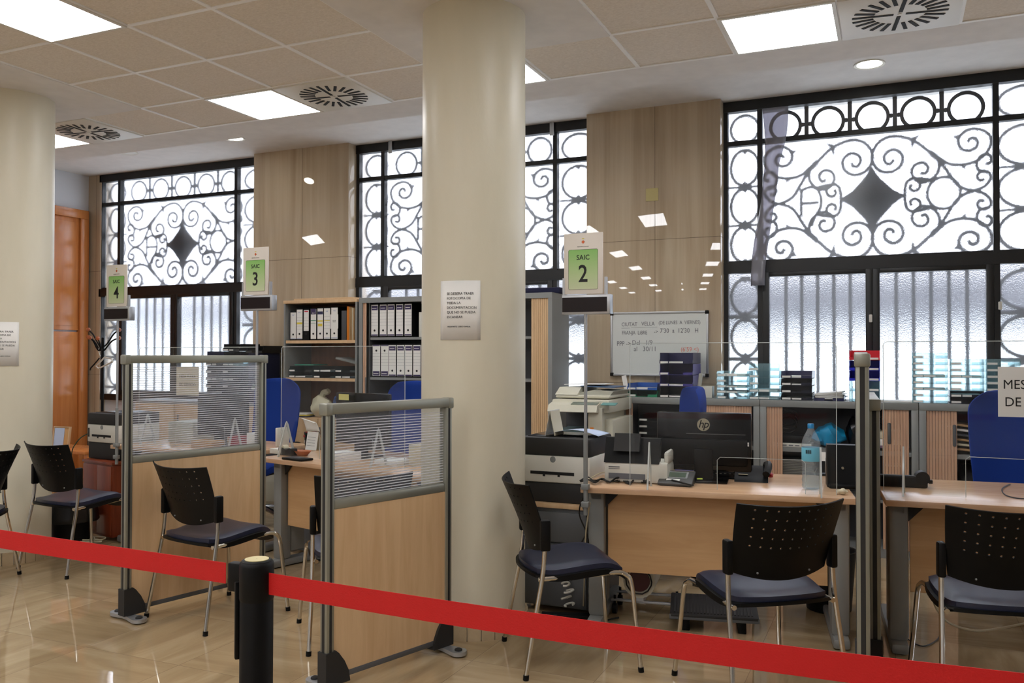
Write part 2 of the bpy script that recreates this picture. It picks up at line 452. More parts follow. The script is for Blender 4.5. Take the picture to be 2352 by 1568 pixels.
# T-bars
c = MB()
for i in range(-5, 17):
    x = GX+.6*i; ys = [(YB, GY)]
    if i == 5: ys = [(YB, GY-.6*4.5), (GY-.6, GY)]
    if i in (-1, -2): ys = [(YB, GY-1.8), (GY-.6, GY)]
    if i < -2: ys = [(YB, GY-1.8)]
    for a, b in ys: c.box(x-.012, x+.012, a, b, ZC-.006, ZC+.001)
for j in range(0, 17):
    y = GY-.6*j; xs = [(XL, XR_)]
    if j in (2, ): xs = [(GX, GX+2.4), (GX+3.6, XR_)]
    if j in (3, 4): xs = [(XL, GX+2.4), (GX+3.6, XR_)]
    if j in (1, ): xs = [(GX-1.2, XR_)]
    for a, b in xs: c.box(a, b, y-.0118, y+.0118, ZC-.0056, ZC+.001)
struct(c.build('trim_1', m_tbar), 'white ceiling grid bars', 'ceiling grid')
struct(MB().box(XL-.25, XL, YB, 7.4, 0, ZR+.1).build('wall_left', m_white_wall), 'white left wall', 'wall')
struct(MB().box(XR_, XR_+.25, YB, 7.4, 0, ZR+.1).build('wall_right', m_white_wall), 'white wall at the right', 'wall')
struct(MB().box(XL, XR_, YB-.25, YB, 0, ZR+.1).build('wall_front', m_white_wall), 'white wall behind the waiting area', 'wall')
struct(MB().box(XL, XR_, 7.22, 7.40, 0, .9).build('wall_back', m_white_wall), 'low wall under the windows', 'wall')

# stone pillars between the windows (with joints)
def pillar(n, x0, x1, label):
    yp = 7.145 if n == 4 else 7.02
    t = MB().box(x0, x1, yp, 7.42, 0, ZR+.05, .004).build('trim_%d' % (n+3), m_stone)
    struct(t, label, 'pillar')
    j = MB()
    for z in (1.19, 2.385): j.box(x0-.0008, x1+.0008, yp-.0015, 7.3, z-.0015, z+.0015)
    xm = (x0+x1)/2+.03; j.box(xm-.0015, xm+.0015, yp-.0012, yp+.03, 0, ZR)
    j.build('stone_joint', P('joint', (96, 80, 62), .7), t)
    return t
PAx0, PAx1, PBx0, PBx1 = -6.045, -4.872, -2.417, -1.274
pillar(1, PAx0, PAx1, 'veined beige stone pillar between the left and middle windows')
pillar(2, PBx0, PBx1, 'veined beige stone pillar behind the whiteboard')
pillar(3, 1.10, 2.3, 'veined beige stone pillar right of the right window')
pillar(4, XL-.0, -8.385, 'narrow strip of beige stone beside the wooden cupboard')

# ---------------------------------------------------------------- windows
YW = 7.20
ZT, ZM0, ZM1, ZRW = 3.50, 2.18, 2.09, 3.155     # top, transom top/bottom, circle-row bar
SP = .00094
HALF = [
 [(530,250),(430,330),(350,400),(260,450),(150,472),(60,440),(10,375),(-3,310),(25,240),(80,198),(160,195),(218,235),(235,300),(205,350),(155,365),(105,340),(92,295),(115,258),(150,262),(165,290)],
 [(430,330),(475,292),(565,228),(640,206),(720,208),(800,235),(865,300),(885,385),(835,448),(745,472),(675,440),(648,380),(675,325),(735,308),(785,340),(780,390),(740,402),(718,372)],
 [(500,265),(508,190),(470,125),(400,92),(340,108),(302,170),(325,230),(388,245),(425,205),(405,160),(368,168)],
 [(500,270),(572,157),(635,60),(700,18),(765,0)],
 [(765,0),(835,28),(880,85),(868,130),(820,145),(785,115),(800,78),(838,82)],
 [(868,130),(800,150),(780,205),(810,258),(860,268),(885,235),(870,198),(842,204)],
 [(250,0),(252,55),(270,108),(320,130),(362,102),(360,52),(322,30),(290,52),(302,85)],
 [(320,130),(400,118),(450,105)],
 [(145,472),(180,468)], ]
def scroll_points(cx, cz, sx, sz):
    out = []
    for mx in (1, -1):
        for mz in (1, -1):
            for st in HALF:
                out.append([(cx+mx*x*SP*sx, cz+mz*y*SP*sz) for x, y in st])
    return out
def window(n, xl, m1, m2, xr, label, leafs=None, clear_top=False):
    t = thing('window_%d' % n, label, 'window', (0, 0, 0)); t['kind'] = 'structure'
    f = MB(); y0, y1 = YW-.045, YW+.02
    fr = .035
    f.box(xl, xl+fr, y0, y1, .9, ZT); f.box(xr-fr, xr, y0, y1, .9, ZT)
    f.box(xl, xr, y0-.01, y1, ZT-.085, ZT); f.box(xl+.001, xr-.001, y0+.001, y1-.001, ZRW-.02, ZRW+.02)
    f.box(xl, xr, y0-.01, y1, ZM1, ZM0); f.box(xl, xr, y0+.012, y1, ZM0+.012-.05, ZM0+.014)
    f.box(xl+.002, xr-.002, y0-.002, y1-.001, .902, .97)
    for m in (m1, m2): f.box(m-.02, m+.02, y0-.0015, y1-.002, .903, ZT-.003)
    f.build('window_frame', m_iron, t)
    # two casements below the transom
    mid = (m1+m2)/2
    for a, b in ((m1+.02, mid), (mid, m2-.02)):
        q = MB(); e = .05
        q.box(a, a+e, y0-.012, y1, .97, ZM1, .004); q.box(b-e, b, y0-.012, y1, .97, ZM1, .004)
        q.box(a+e, b-e, y0-.012, y1, ZM1-.035, ZM1, .004); q.box(a+e, b-e, y0-.012, y1, .97, 1.02, .004)
        cs = q.build('casement', m_iron, t)
        g = MB(); wd = (b-a-2*e)
        for k in range(5): x = a+e+wd*(k+.95)/5.9; g.box(x-.014, x+.014, YW+.11, YW+.13, .95, ZM1+.02)
        g.build('window_bar', m_grille, cs)
    # glass
    g = MB(); zt = ZRW if clear_top else ZT-.085
    g.grid(lambda u, v: (xl+fr+(xr-xl-2*fr)*u, YW, .97+(zt-.97)*v), 1, 1)
    g.build('glass_pane', m_glass, t, False)
    if clear_top:
        g = MB()
        g.grid(lambda u, v: (xl+fr+(m1-xl-fr)*u, YW, ZRW+(ZT-.085-ZRW)*v), 1, 1)
        g.grid(lambda u, v: (m2+(xr-fr-m2)*u, YW, ZRW+(ZT-.085-ZRW)*v), 1, 1)
        g.build('glass_pane', m_glass, t, False)
        g = MB(); g.grid(lambda u, v: (m1+(m2-m1)*u, YW, ZRW+(ZT-.085-ZRW)*v), 1, 1)
        g.build('clear_pane', m_clear, t, False)
    # ironwork outside the glass
    q = MB(); yg = YW+.11
    def ring(cx, cz, r, rz=None, th=.015):
        q.tube([(cx+r*math.cos(2*PI*k/32), yg, cz+(rz or r)*math.sin(2*PI*k/32)) for k in range(32)], th, 6, True)
    zr = (ZRW+.02+ZT-.085)/2; rr = (ZT-.085-ZRW-.02)/2-.004
    n5 = 5; wd = (m2-m1-.04)/n5
    for k in range(n5):
        cx = m1+.02+wd*(k+.5); ring(cx, zr, rr)
        if k: q.box(cx-wd/2-.016, cx-wd/2+.016, yg-.008, yg+.012, ZRW, ZT-.05); q.ball((cx-wd/2-.028, yg, zr), .018); q.ball((cx-wd/2+.028, yg, zr), .018)
    for a, b in ((xl+fr, m1-.02), (m2+.02, xr-fr)):
        cx = (a+b)/2; r = (b-a)/2-.004
        ring(cx, zr, r, rr)
        hz = (ZRW-.02-ZM0)/3
        for k in range(3):
            zc = ZM0+hz*(k+.5); ring(cx, zc, r, hz/2-.012)
            if k: q.box(a-.02, b+.02, yg-.008, yg+.012, ZM0+hz*k-.010, ZM0+hz*k+.010)
            for s_ in (1, -1): q.prism([(cx-.045, zc+s_*(hz/2-.002)), (cx+.045, zc+s_*(hz/2-.002)), (cx, zc+s_*(hz/2-.05))], 'y', yg-.008, yg+.008)
        hz = .345
        for k in range(4):
            zc = ZM1-.01-hz*(k+.5); ring(cx, zc, r, hz/2-.022)
            q.box(a-.02, b+.02, yg-.012, yg+.014, zc-hz/2-.016, zc-hz/2+.016)
            for s_ in (1, -1): q.prism([(cx-.05, zc+s_*(hz/2-.004)), (cx+.05, zc+s_*(hz/2-.004)), (cx, zc+s_*(hz/2-.055))], 'y', yg-.008, yg+.008)
    cx = (m1+m2)/2; cz = (ZRW-.02+ZM0)/2; sx = (m2-m1-.04)/2/(885*SP); sz = (ZRW-.02-ZM0)/2/(482*SP)
    for st in scroll_points(cx, cz, sx, sz):
        p = smooth_pts([(x, yg, z) for x, z in st], 4); q.tube(p, .015, 6)
    K = SP
    for mx in (1, -1):      # collars and barbs on the stems
        for mz in (1, -1):
            def pt(x, y): return (cx+mx*x*K*sx, cz+mz*y*K*sz)
            a, b = pt(440, 325), pt(540, 238)
            q.tube([(a[0], yg, a[1]), (b[0], yg, b[1])], .02, 6)
            for tri in (((330,415),(305,345),(290,440)), ((330,415),(370,470),(280,440)), ((640,206),(705,165),(700,208)), ((650,383),(610,430),(680,440)), ((460,310),(500,240),(430,300))):
                q.prism([pt(*v) for v in tri], 'y', yg-.006, yg+.006)
    # centre rhombus with concave sides
    D = [(-3, 245), (62, 150), (165, 50), (258, 0), (165, -60), (70, -160), (-3, -255), (-70, -160), (-165, -60), (-265, 0), (-165, 60), (-70, 155)]
    q.prism([(cx+x*K*sx, cz+y*K*sz) for x, y in D], 'y', yg-.006, yg+.010)
    # O on the right of it, A on the left
    q.tube([(cx+(540+122*math.cos(2*PI*k/32))*K*sx, yg, cz+122*math.sin(2*PI*k/32)*K*sz) for k in range(32)], .014, 6, True)
    for st in ([(-575, 112), (-575, -118)], [(-575, 60), (-560, 100), (-500, 118), (-440, 95), (-410, 20), (-420, -60), (-460, -120), (-490, -200)], [(-575, -10), (-430, -10)]):
        q.tube(smooth_pts([(cx+x*K*sx, yg, cz+y*K*sz) for x, y in st], 4), .014, 6)
    q.build('iron_grille', m_grille, t)
    return t
window(1, -8.412, -8.108, -6.400, PAx0+.10, 'left tall window with black steel frame and iron scrollwork, beside the wooden cupboard')
window(2, -4.872, -4.565, -2.760, PBx0+.03, 'middle tall window with black steel frame, half hidden by the round column')
w3 = window(3, -1.274, -.985, .690, 1.12, 'right tall window with black frame, iron scrolls and black rhombus', clear_top=True)
for px_, py_ in ((2000, 731), (2297, 702)):
    p = at(px_, py_, Y=7.14); MB().box(p.x-.012, p.x+.012, 7.118, 7.142, p.z-.03, p.z+.03, .006, None).build('latch', m_white, w3)
# brackets at the heads of the middle window
for px_, lb in ((897, 'left'), (1268, 'right')):
    p = at(px_, 318 if px_ < 1000 else 290, Y=7.13)
    o = MB().box(p.x-.02, p.x+.02, 7.12, 7.135, 3.38, 3.50, .003).build('metal_bracket', m_alu2)
    tag(o, 'small metal bracket at the %s head of the middle window' % lb, 'bracket')
# loose film hanging over the right window
f = MB()
def film(u, v):
    z = 3.40-1.42*v; x = -.955+.035*math.sin(v*5)+u*(.11+.16*max(0, .32-v)*2.5*(1-abs(v-.2)*1.5))-.06*v
    return (x, 7.10-.02*math.sin(u*PI)-.02*v+.01*math.sin(v*14+u*4), z)
f.grid(film, 6, 30)
tag(f.build('plastic_film', m_film, None, True, .0008), 'torn translucent plastic film hanging down the right window', 'film')

# the street outside
fo = MB().box(-22, 16, 13.5, 14, -1, 9).build('facing_building', m_facade); tag(fo, 'pale building front across the street, blurred behind the textured window glass', 'building')
struct(MB().box(-22, 16, 7.42, 13.5, -.3, -.1).build('ground', P('pavement', (200, 200, 200), .8)), 'pale street outside the windows', 'street')

# ---------------------------------------------------------------- columns
def column(x, y, label, rz=0):
    t = thing('round_column', label, 'column', (x, y, 0)); t['kind'] = 'structure'
    MB().lathe([(.276, 0), (.276, 1.6), (.274, 3.0), (.274, ZC)], seg=64).build('shaft', m_col, t)
    q = MB(); n = 26
    for k in range(n):
        a0, a1 = 2*PI*(k+.03)/n, 2*PI*(k+.97)/n; ri, ro = .277, .292
        q.prism([(ri*math.cos(a0), ri*math.sin(a0)), (ro*math.cos(a0), ro*math.sin(a0)), (ro*math.cos(a1), ro*math.sin(a1)), (ri*math.cos(a1), ri*math.sin(a1))], 'z', 0, .085)
    q.build('skirting', m_brick, t)
    return t
C1, C2 = (-5.70, 4.10), (-2.045, 4.10)
column(*C2, 'cream painted round column in the centre of the room')
column(*C1, 'cream painted round column at the left edge')
def col_notice(cx, cy, px, pyt, pyb, pxl, pxr, label):
    # angle on the column facing that pixel
    best = None
    for k in range(3600):
        a = 2*PI*k/3600; p = Vector((cx+.279*math.cos(a), cy+.279*math.sin(a), 1.5))
        if Vector((math.cos(a), math.sin(a))).dot(Vector((-cx-.279*math.cos(a), -cy-.279*math.sin(a)))) < 0: continue
        v = p-Vector((0, 0, CAM_H)); x = 1176+FPX*v.dot(RT)/v.dot(fw)
        if best is None or abs(x-px) < best[0]: best = (abs(x-px), a)
    a0 = best[1]; p = Vector((cx+.279*math.cos(a0), cy+.279*math.sin(a0), 1.5)); dep = (p-Vector((0, 0, CAM_H))).dot(fw)
    zc = CAM_H+(815.5-(pyt+pyb)/2)/FPX*dep
    W, H = .212, .297
    t = thing('wall_notice', label, 'notice', (cx, cy, zc))
    def wrap(co, off=.2795):
        a = a0+co.x/.279
        r = off-co.y
        return Vector((r*math.cos(a), r*math.sin(a), co.z))
    q = MB(); q.grid(lambda u, v: wrap(Vector(((u-.5)*W, 0, (v-.5)*H))), 10, 2); q.build('sheet', m_paper, t, True, .0006)
    L = ['SE DEBERA TRAER', 'FOTOCOPIA DE', 'TODA LA', 'DOCUMENTACION', 'QUE NO SE PUEDA', 'ESCANEAR']
    for i, s in enumerate(L):
        text(s, .0175, m_ink, t, (-.068, -.0012, .083-.0235*i), 'printed_line', 'LEFT', wrap=wrap)
    text('PASAPORTE,  LIBRO FAMILIA', .0095, m_ink, t, (-.064, -.0012, -.083), 'printed_line', 'LEFT', wrap=wrap)
    q = MB(); q.grid(lambda u, v: wrap(Vector(((u-.5)*.05, -.0014, .146+(v-.5)*.02))), 4, 1)
    q.build('adhesive_tape', m_acryl, t)
col_notice(*C2, 1055, 642, 782, 1008, 1103, 'white printed notice taped to the centre column')
col_notice(*C1, 2, 740, 842, -40, 46, 'white printed notice taped to the left column')

# ---------------------------------------------------------------- ceiling fittings
def panel_light(i, j, label=None):
    x, y = GX+.6*i+.3, GY-.6*j-.3
    t = thing('ceiling_light', label or 'square white LED ceiling panel above the waiting area', 'ceiling light', (x, y, ZC))
    if not label: t['group'] = 'ceiling light panels above the waiting area'
    q = MB()
    for a, b, c_, d in ((-.298, .298, -.298, -.278), (-.298, .298, .278, .298), (-.298, -.278, -.278, .278), (.278, .298, -.278, .278)):
        q.box(a, b, c_, d, -.014, -.002)
    q.build('frame', m_white, t)
    MB().box(-.278, .278, -.278, .278, -.011, -.003).build('diffuser', m_lamp, t)
LAB = {(-3, 0): 'square LED ceiling panel partly hidden by the left column, beyond the vent',
       (1, 0): 'square LED ceiling panel above desk three, left of a round-slotted vent',
       (4, 0): 'square LED ceiling panel mostly hidden behind the centre column',
       (7, 0): 'square LED ceiling panel at upper right, left of the vent',
       (1, 3): 'square LED ceiling panel in the upper left corner of the picture'}
for i in (-3, 1, 4, 7):
    for j in (0, 3, 6, 9, 12, 15):
        if (i, j) == (4, 3) or (i, j) == (-3, 3): continue
        panel_light(i, j, LAB.get((i, j)))
def vent(i, j, label):
    x, y = GX+.6*i+.3, GY-.6*j-.3
    t = thing('ceiling_vent', label, 'vent', (x, y, ZC))
    MB().box(-.295, .295, -.295, .295, -.016, -.002, .004).build('plate', m_white, t)
    q = MB(); n = 24
    for k in range(n):
        a = 2*PI*(k+.5)/n; r0_, r1_ = (.13, .235) if k % 6 else (.03, .235)
        c_, s_ = math.cos(a), math.sin(a); hw = .0100
        q.prism([(c_*r0_-s_*hw, s_*r0_+c_*hw), (c_*r0_+s_*hw, s_*r0_-c_*hw), (c_*r1_+s_*hw, s_*r1_-c_*hw), (c_*r1_-s_*hw, s_*r1_+c_*hw)], 'z', -.0185, -.0155)
    q.build('slot', m_slot, t)
    MB().cyl((0, 0, -.02), (0, 0, -.015), .01).build('screw', m_white, t)
vent(-2, 0, 'square white swirl vent beside the left column')
vent(2, 0, 'square white swirl vent left of the centre column')
vent(8, 0, 'square white swirl vent at the upper right corner')
def downlight(px, py, label, lit=True):
    p = at(px, py, Z=ZR)
    t = thing('downlight', label, 'downlight', (p.x, p.y, ZR))
    MB().lathe([(.085, -.004), (.085, 0), (.106, 0), (.104, -.008), (.085, -.004)], seg=32, cap=False).build('trim_ring', m_white, t)
    MB().cyl((0, 0, -.003), (0, 0, -.0005), .086, seg=32).build('lens', m_down if lit else m_white, t)
downlight(537, 317, 'round lit downlight above the left window')
downlight(1997, 147, 'round lit downlight above the right window')
downlight(968, 254, 'round lit downlight touching the left edge of the centre column')
downlight(292, 350, 'round unlit ceiling fitting at far left', False)

# ---------------------------------------------------------------- wooden cupboard on the left wall
def cupboard():
    x = XL
    t = thing('wooden_cupboard', 'tall varnished pine cupboard doors in the left wall', 'cupboard', (x, 7.07, 0))
    y0, y1, zt = -1.75, .04, 3.085
    q = MB(); q.box(0, .06, y1-.11, y1, 0, zt-.1005, .004); q.box(0, .06, y0, y0+.1, 0, zt-.1005, .004); q.box(0, .06, y0, y1, zt-.10, zt, .004)
    q.build('door_frame', m_oak, t)
    for a, b, nm in ((y0+.1, (y0+y1)/2, 0), ((y0+y1)/2, y1-.11, 1)):
        for z0, z1 in ((.12, 1.68), (1.70, zt-.10)):
            d = MB().box(.005, .035, a+.003, b-.003, z0, z1, .003).build('door_leaf', m_oak, t)
            MB().box(.03, .045, a+.05, b-.05, z0+.05, z1-.05, .004).build('raised_panel', m_oak, d)
            if nm == 0 or True: MB().cyl((.035, (a+.03 if nm else b-.03), (z1-.12 if z0 < 1 else z0+.12)), (.05, (a+.03 if nm else b-.03), (z1-.12 if z0 < 1 else z0+.12)), .012).build('lock', m_alu2, d)
    MB().box(0, .05, y0+.1, y1-.11, 0, .12).build('plinth', m_oak, t)
cupboard()
# ================================================================ PARTITIONS
def partition(p0, p1, H, zr, label, foot0=True, foot1=True, lean=0, ribs=True):
    p0, p1 = Vector((*p0, 0)), Vector((*p1, 0)); d = p1-p0; L = d.length; rz = math.atan2(d.y, d.x)
    t = thing('partition_screen', label, 'partition', p0, rz)
    if lean: t.rotation_euler = (0, lean, rz)
    hw = .024
    for k, x in enumerate((0, L)):
        q = MB(); q.box(x-.02, x+.02, -hw, hw, .1, H-.045, .006)
        ps = q.build('post', m_alu, t)
        g = MB()
        xs = -.0208 if k == 0 else .0195
        g.box(x+xs, x+xs+.0015, -.009, .009, .15, H-.05)
        for s_ in (-1, 1): g.box(x-.006, x+.006, s_*hw-.0008, s_*hw+.0008, .15, H-.05)
        g.build('groove', m_soft, ps)
    q = MB(); q.box(-.010, L+.010, -hw-.003, hw+.003, H-.046, H-.002, .006)
    q.build('top_rail', m_alu, t)
    for x in (-.012, L+.012): MB().box(x-.017, x+.017, -hw-.005, hw+.005, H-.052, H, .007).build('corner_cap', m_alu, t)
    q = MB(); q.box(.02, L-.02, -.02, .02, zr-.022, zr+.022, .010); q.build('middle_rail', m_alu, t)
    MB().box(.02, L-.02, -.016, .016, .07, zr-.02).build('wood_panel', m_beech, t)
    MB().box(.02, L-.02, -.018, .018, .045, .07, .003).build('bottom_rail', m_dkgrey, t)
    q = MB(); n = int((H-.05-zr-.03)/.0123)
    for k in range(n):
        z = zr+.028+k*.0123; q.box(.021, L-.021, -.005, .005, z, z+.0026)
    g = q.build('glazing_rib', m_rib, t); 
    q = MB(); q.box(.02, L-.02, .0055, .0060, zr+.02, H-.045)
    q.build('clear_sheet', m_poly, t)
    for k, (x, on) in enumerate(((0, foot0), (L, foot1))):
        if not on: continue
        sg = 1 if k == 0 else -1
        q = MB()
        q.prism([(x-sg*.026, .028), (x+sg*.10, .028), (x+sg*.092, .075), (x+sg*.070, .12), (x+sg*.04, .16), (x+sg*.026, .172), (x-sg*.026, .168)], 'y', -.03, .03)
        q.build('boot', m_soft, t)
        q = MB(); n = 40; P2 = []
        for a in range(n):
            an = 2*PI*a/n; rr = .145*abs(math.cos(an))**1.0+.0; w_ = .036+.012*abs(math.cos(an))**2
            P2.append((x+sg*.01+math.sin(an)*.0, 0))
        # dumb-bell shaped base plate across the panel
        out = []
        for a in range(-90, 91, 15): out.append((x+.04*math.sin(math.radians(a))+sg*.015, .105+.04*math.cos(math.radians(a))))
        for a in range(90, 271, 15): out.append((x+.04*math.sin(math.radians(a))+sg*.015, -.105+.04*math.cos(math.radians(a))))
        o2 = []
        for i_, (xx, yy) in enumerate(out): o2.append((xx, yy))
        o2.insert(13, (x+.024+sg*.015, .02)); o2.insert(14, (x+.024+sg*.015, -.02)); o2.append((x-.024+sg*.015, -.02)); o2.append((x-.024+sg*.015, .02))
        q.prism(o2, 'z', .008, .026); q.build('base_plate', m_alu2, t)
        for yy in (-.105, .105):
            MB().lathe([(.0185, .026), (.018, .032), (.012, .036), (.001, .037)], (x+sg*.015, yy, 0), 16).build('rubber_plug', m_soft, t)
            MB().cyl((x+sg*.015, yy, 0), (x+sg*.015, yy, .009), .02).build('glide', m_dark, t)
    return t
partition((-3.767, 3.390), (-3.575, 4.235), 1.42, .855, 'tall beech and ribbed glazing partition between desks four and three')
partition((-2.194, 3.020), (-1.985, 3.680), 1.215, .785, 'low beech and ribbed glazing partition left of the centre column')
partition((-.112, 3.56), (-.133, 4.08), 1.43, .86, 'tall partition seen edge-on in front of the desk seam, thicker aluminium post', lean=-.012)
partition((-.083, 4.16), (-.120, 4.92), 1.228, .79, 'low partition seen edge-on between the two right desks', foot1=False)

# ================================================================ DESKS
def desk(loc, rz, W, D, label, legs=(True, True), T=.03, inset=.12):
    t = thing('office_desk', label, 'desk', loc, rz)
    q = MB(); q.box(0, W, 0, D, .74-T, .74, .004); q.build('desktop', m_desk, t)
    q = MB(); q.box(inset, W-inset, .15, .168, .28, .705); q.build('modesty_panel', m_modesty, t)
    for k, x in enumerate((.065, W-.065)):
        if not legs[k]: continue
        q = MB(); q.box(x-.045, x+.045, .10, .19, .05, .71, .02)
        q.box(x-.03, x+.03, .10, D-.06, .66, .708, .004)
        q.box(x-.04, x+.04, .19, .30, .1, .66, .004)
        lg = q.build('leg', m_grey, t)
        MB().box(x-.04, x+.04, .04, D-.06, .004, .055, .015).build('foot', m_grey, lg)
        b = MB(); s_ = 1 if k == 0 else -1
        b.prism([(x+s_*.045, .708), (x+s_*.13, .708), (x+s_*.045, .62)], 'y', .13, .148); b.build('bracket', m_soft, lg)
    return t
a = math.atan2(.201, 1.353)
d2 = desk((-1.486, 4.218, 0), a, 1.335, .80, 'beech desk under the SAIC 2 sign with water bottle on it')
d1 = desk((-.040, 4.440, 0), math.radians(5), 1.50, .82, 'beech desk at the right edge with a black document bar on it')
d3 = desk((-3.872, 4.560, 0), math.radians(-14), 1.50, .78, 'beech desk under the SAIC 3 sign behind the low partition')
d4 = desk((-5.42, 4.72, 0), math.radians(-4), 1.30, .78, 'beech desk behind the tall partition, under the SAIC 4 sign')

# ================================================================ VISITOR CHAIRS
def surf_thick(q, f, nu, nv, off):
    """closed slab from surface f(u,v) and f shifted by vector function off(u,v)"""
    A = [[q.bm.verts.new(f(i/nu, j/nv)) for j in range(nv+1)] for i in range(nu+1)]
    B = [[q.bm.verts.new(Vector(f(i/nu, j/nv))+off(i/nu, j/nv)) for j in range(nv+1)] for i in range(nu+1)]
    for i in range(nu):
        for j in range(nv):
            q.bm.faces.new((A[i][j], A[i+1][j], A[i+1][j+1], A[i][j+1])); q.bm.faces.new((B[i][j], B[i][j+1], B[i+1][j+1], B[i+1][j]))
    for i in range(nu):
        q.bm.faces.new((A[i][0], B[i][0], B[i+1][0], A[i+1][0])); q.bm.faces.new((A[i][nv], A[i+1][nv], B[i+1][nv], B[i][nv]))
    for j in range(nv):
        q.bm.faces.new((A[0][j], A[0][j+1], B[0][j+1], B[0][j])); q.bm.faces.new((A[nu][j], B[nu][j], B[nu][j+1], A[nu][j+1]))
def visitor_chair():
    t = thing('visitor_chair', 'x', 'chair')
    for s_ in (-1, 1):
        q = MB(); p = smooth_pts([(s_*.262, -.265, .014), (s_*.247, -.222, .25), (s_*.238, -.182, .47), (s_*.236, -.172, .66)], 5)
        q.tube(p, .0105, 10); lg = q.build('leg', m_chrome, t)
        MB().cyl((s_*.263, -.266, 0), (s_*.262, -.264, .022), .013).build('foot_cap', m_black, lg)
        q = MB(); p = smooth_pts([(s_*.262, .262, .014), (s_*.243, .243, .24), (s_*.232, .228, .39), (s_*.226, .205, .428), (s_*.218, .16, .440), (s_*.215, 0, .430), (s_*.222, -.2, .425)], 6)
        q.tube(p, .0105, 10); lg = q.build('leg', m_chrome, t)
        MB().cyl((s_*.263, .263, 0), (s_*.262, .261, .022), .013).build('foot_cap', m_black, lg)
    q = MB(); q.tube([(-.215, -.16, .425), (.215, -.16, .425)], .009, 8); q.tube([(-.215, .15, .435), (.215, .15, .435)], .009, 8); q.build('cross_bar', m_chrome, t)
    def sq(u, v, wx, wy):       # square -> superellipse
        a, b = 2*u-1, 2*v-1
        x = a*math.sqrt(max(0, 1-.30*b*b)); y = b*math.sqrt(max(0, 1-.30*a*a))
        return x*wx, y*wy
    def top(u, v, wx=.232, wy=.240, dz=0):
        x, y = sq(u, v, wx, wy)
        z = .485+dz-.05*max(0, (y-.10)/.14)**2*1.0+.03*max(0, (-y-.10)/.14)**2 - .012*(1-(x/wx)**2) + .016*math.sin(y*9+.6)
        r = max(abs(2*u-1), abs(2*v-1)); z -= .016*max(0, r-.7)**2/.09
        return (x, y, z)
    q = MB(); surf_thick(q, lambda u, v: top(u, v, .226, .236), 14, 14, lambda u, v: Vector((0, 0, -.030))); q.build('seat_pad', m_vinyl, t)
    q = MB(); surf_thick(q, lambda u, v: top(u, v, .240, .250, -.026), 14, 14, lambda u, v: Vector((0, 0, -.014-.014*math.sin(v*PI)))); q.build('seat_shell', m_black, t)
    # perforated curved backrest
    ROWS, COLS, = 8, 11
    def bs(u, v):      # u -1..1, v 0..1
        hw = .222+.018*v-.012*(1-v)**2
        z = .555-.036*(1-u*u)*(1-v)+.278*v+.012*(u*u)*v
        y = -.178-.125*v**1.15+.052*(u*u)*(.35+.65*v)+.0
        return Vector((u*hw, y-.018*(1-u*u), z))
    q = MB(); bm = q.bm
    NV, NU = 8, 11; cache = {}
    def vx(u, v, L):
        k = (round(u, 5), round(v, 5), L)
        if k not in cache:
            p = bs(u, v)
            if L: 
                n = (bs(u+.01, v)-p).cross(bs(u, v+.01)-p).normalized(); p = p-n*.006
            cache[k] = bm.verts.new(p)
        return cache[k]
    for i in range(NU):
        for j in range(NV):
            u0_, u1_ = -1+2*i/NU, -1+2*(i+1)/NU; v0, v1 = j/NV, (j+1)/NV
            um, vm = (u0_+u1_)/2, (v0+v1)/2
            hole = 3 <= j <= 7 and 1 <= i <= 9
            if j == 3 and i in (1, 9): hole = True
            hu, hv = .020, .0145
            rings = {}
            for L in (0, 1):
                outer = [vx(u0_, v0, L), vx(um, v0, L), vx(u1_, v0, L), vx(u1_, vm, L), vx(u1_, v1, L), vx(um, v1, L), vx(u0_, v1, L), vx(u0_, vm, L)]
                angs = [225, 270, 315, 0, 45, 90, 135, 180]
                inner = [vx(um+hu*math.cos(math.radians(g)), vm+hv*math.sin(math.radians(g)), L) for g in angs]
                for k in range(8): bm.faces.new((outer[k], outer[(k+1) % 8], inner[(k+1) % 8], inner[k]))
                rings[L] = inner
                if not hole: bm.faces.new(inner)
            if hole:
                for k in range(8): bm.faces.new((rings[0][k], rings[0][(k+1) % 8], rings[1][(k+1) % 8], rings[1][k]))
    def rim(seq):
        for (a_, b_) in zip(seq, seq[1:]): bm.faces.new((vx(*a_, 0), vx(*b_, 0), vx(*b_, 1), vx(*a_, 1)))
    us = [-1+k/NU for k in range(2*NU+1)]; vs = [k/(2*NV) for k in range(2*NV+1)]
    rim([(u, 0) for u in us]); rim([(u, 1) for u in us]); rim([(-1, v) for v in vs]); rim([(1, v) for v in vs])
    q.build('backrest', m_black, t)
    for s_ in (-1, 1):
        q = MB(); q.box(s_*.236-.015, s_*.236+.015, -.196, -.150, .552, .690, .009)
        q.build('back_sleeve', m_black, t)
    for x in (-.12, .12):
        q = MB(); p = bs(x/.22, .08); q.ball((p.x, p.y-.003, p.z), .0045); q.build('screw', m_grey, t)
    return t
ch0 = visitor_chair()
CH = [((-1.41, 3.85), (.82, .57), 'black perforated visitor chair with blue seat beside the centre column', 1),
      ((-.53, 3.765), (-.62, .785), 'black perforated visitor chair in front of desk two, right of the column chair', 1),
      ((.362, 4.005), (-.20, .98), 'black perforated visitor chair at the right edge of the picture', 1),
      ((-3.395, 3.68), (.20, .98), 'black perforated visitor chair against the tall beech partition', 1),
      ((-2.52, 3.716), (-.68, .74), 'visitor chair mostly hidden behind the low partition', 1),
      ((-5.03, 4.145), (.10, .995), 'black perforated visitor chair just right of the left column', 1),
      ((-5.22, 3.44), (-.78, -.62), 'visitor chair facing left in front of the left column', 1)]
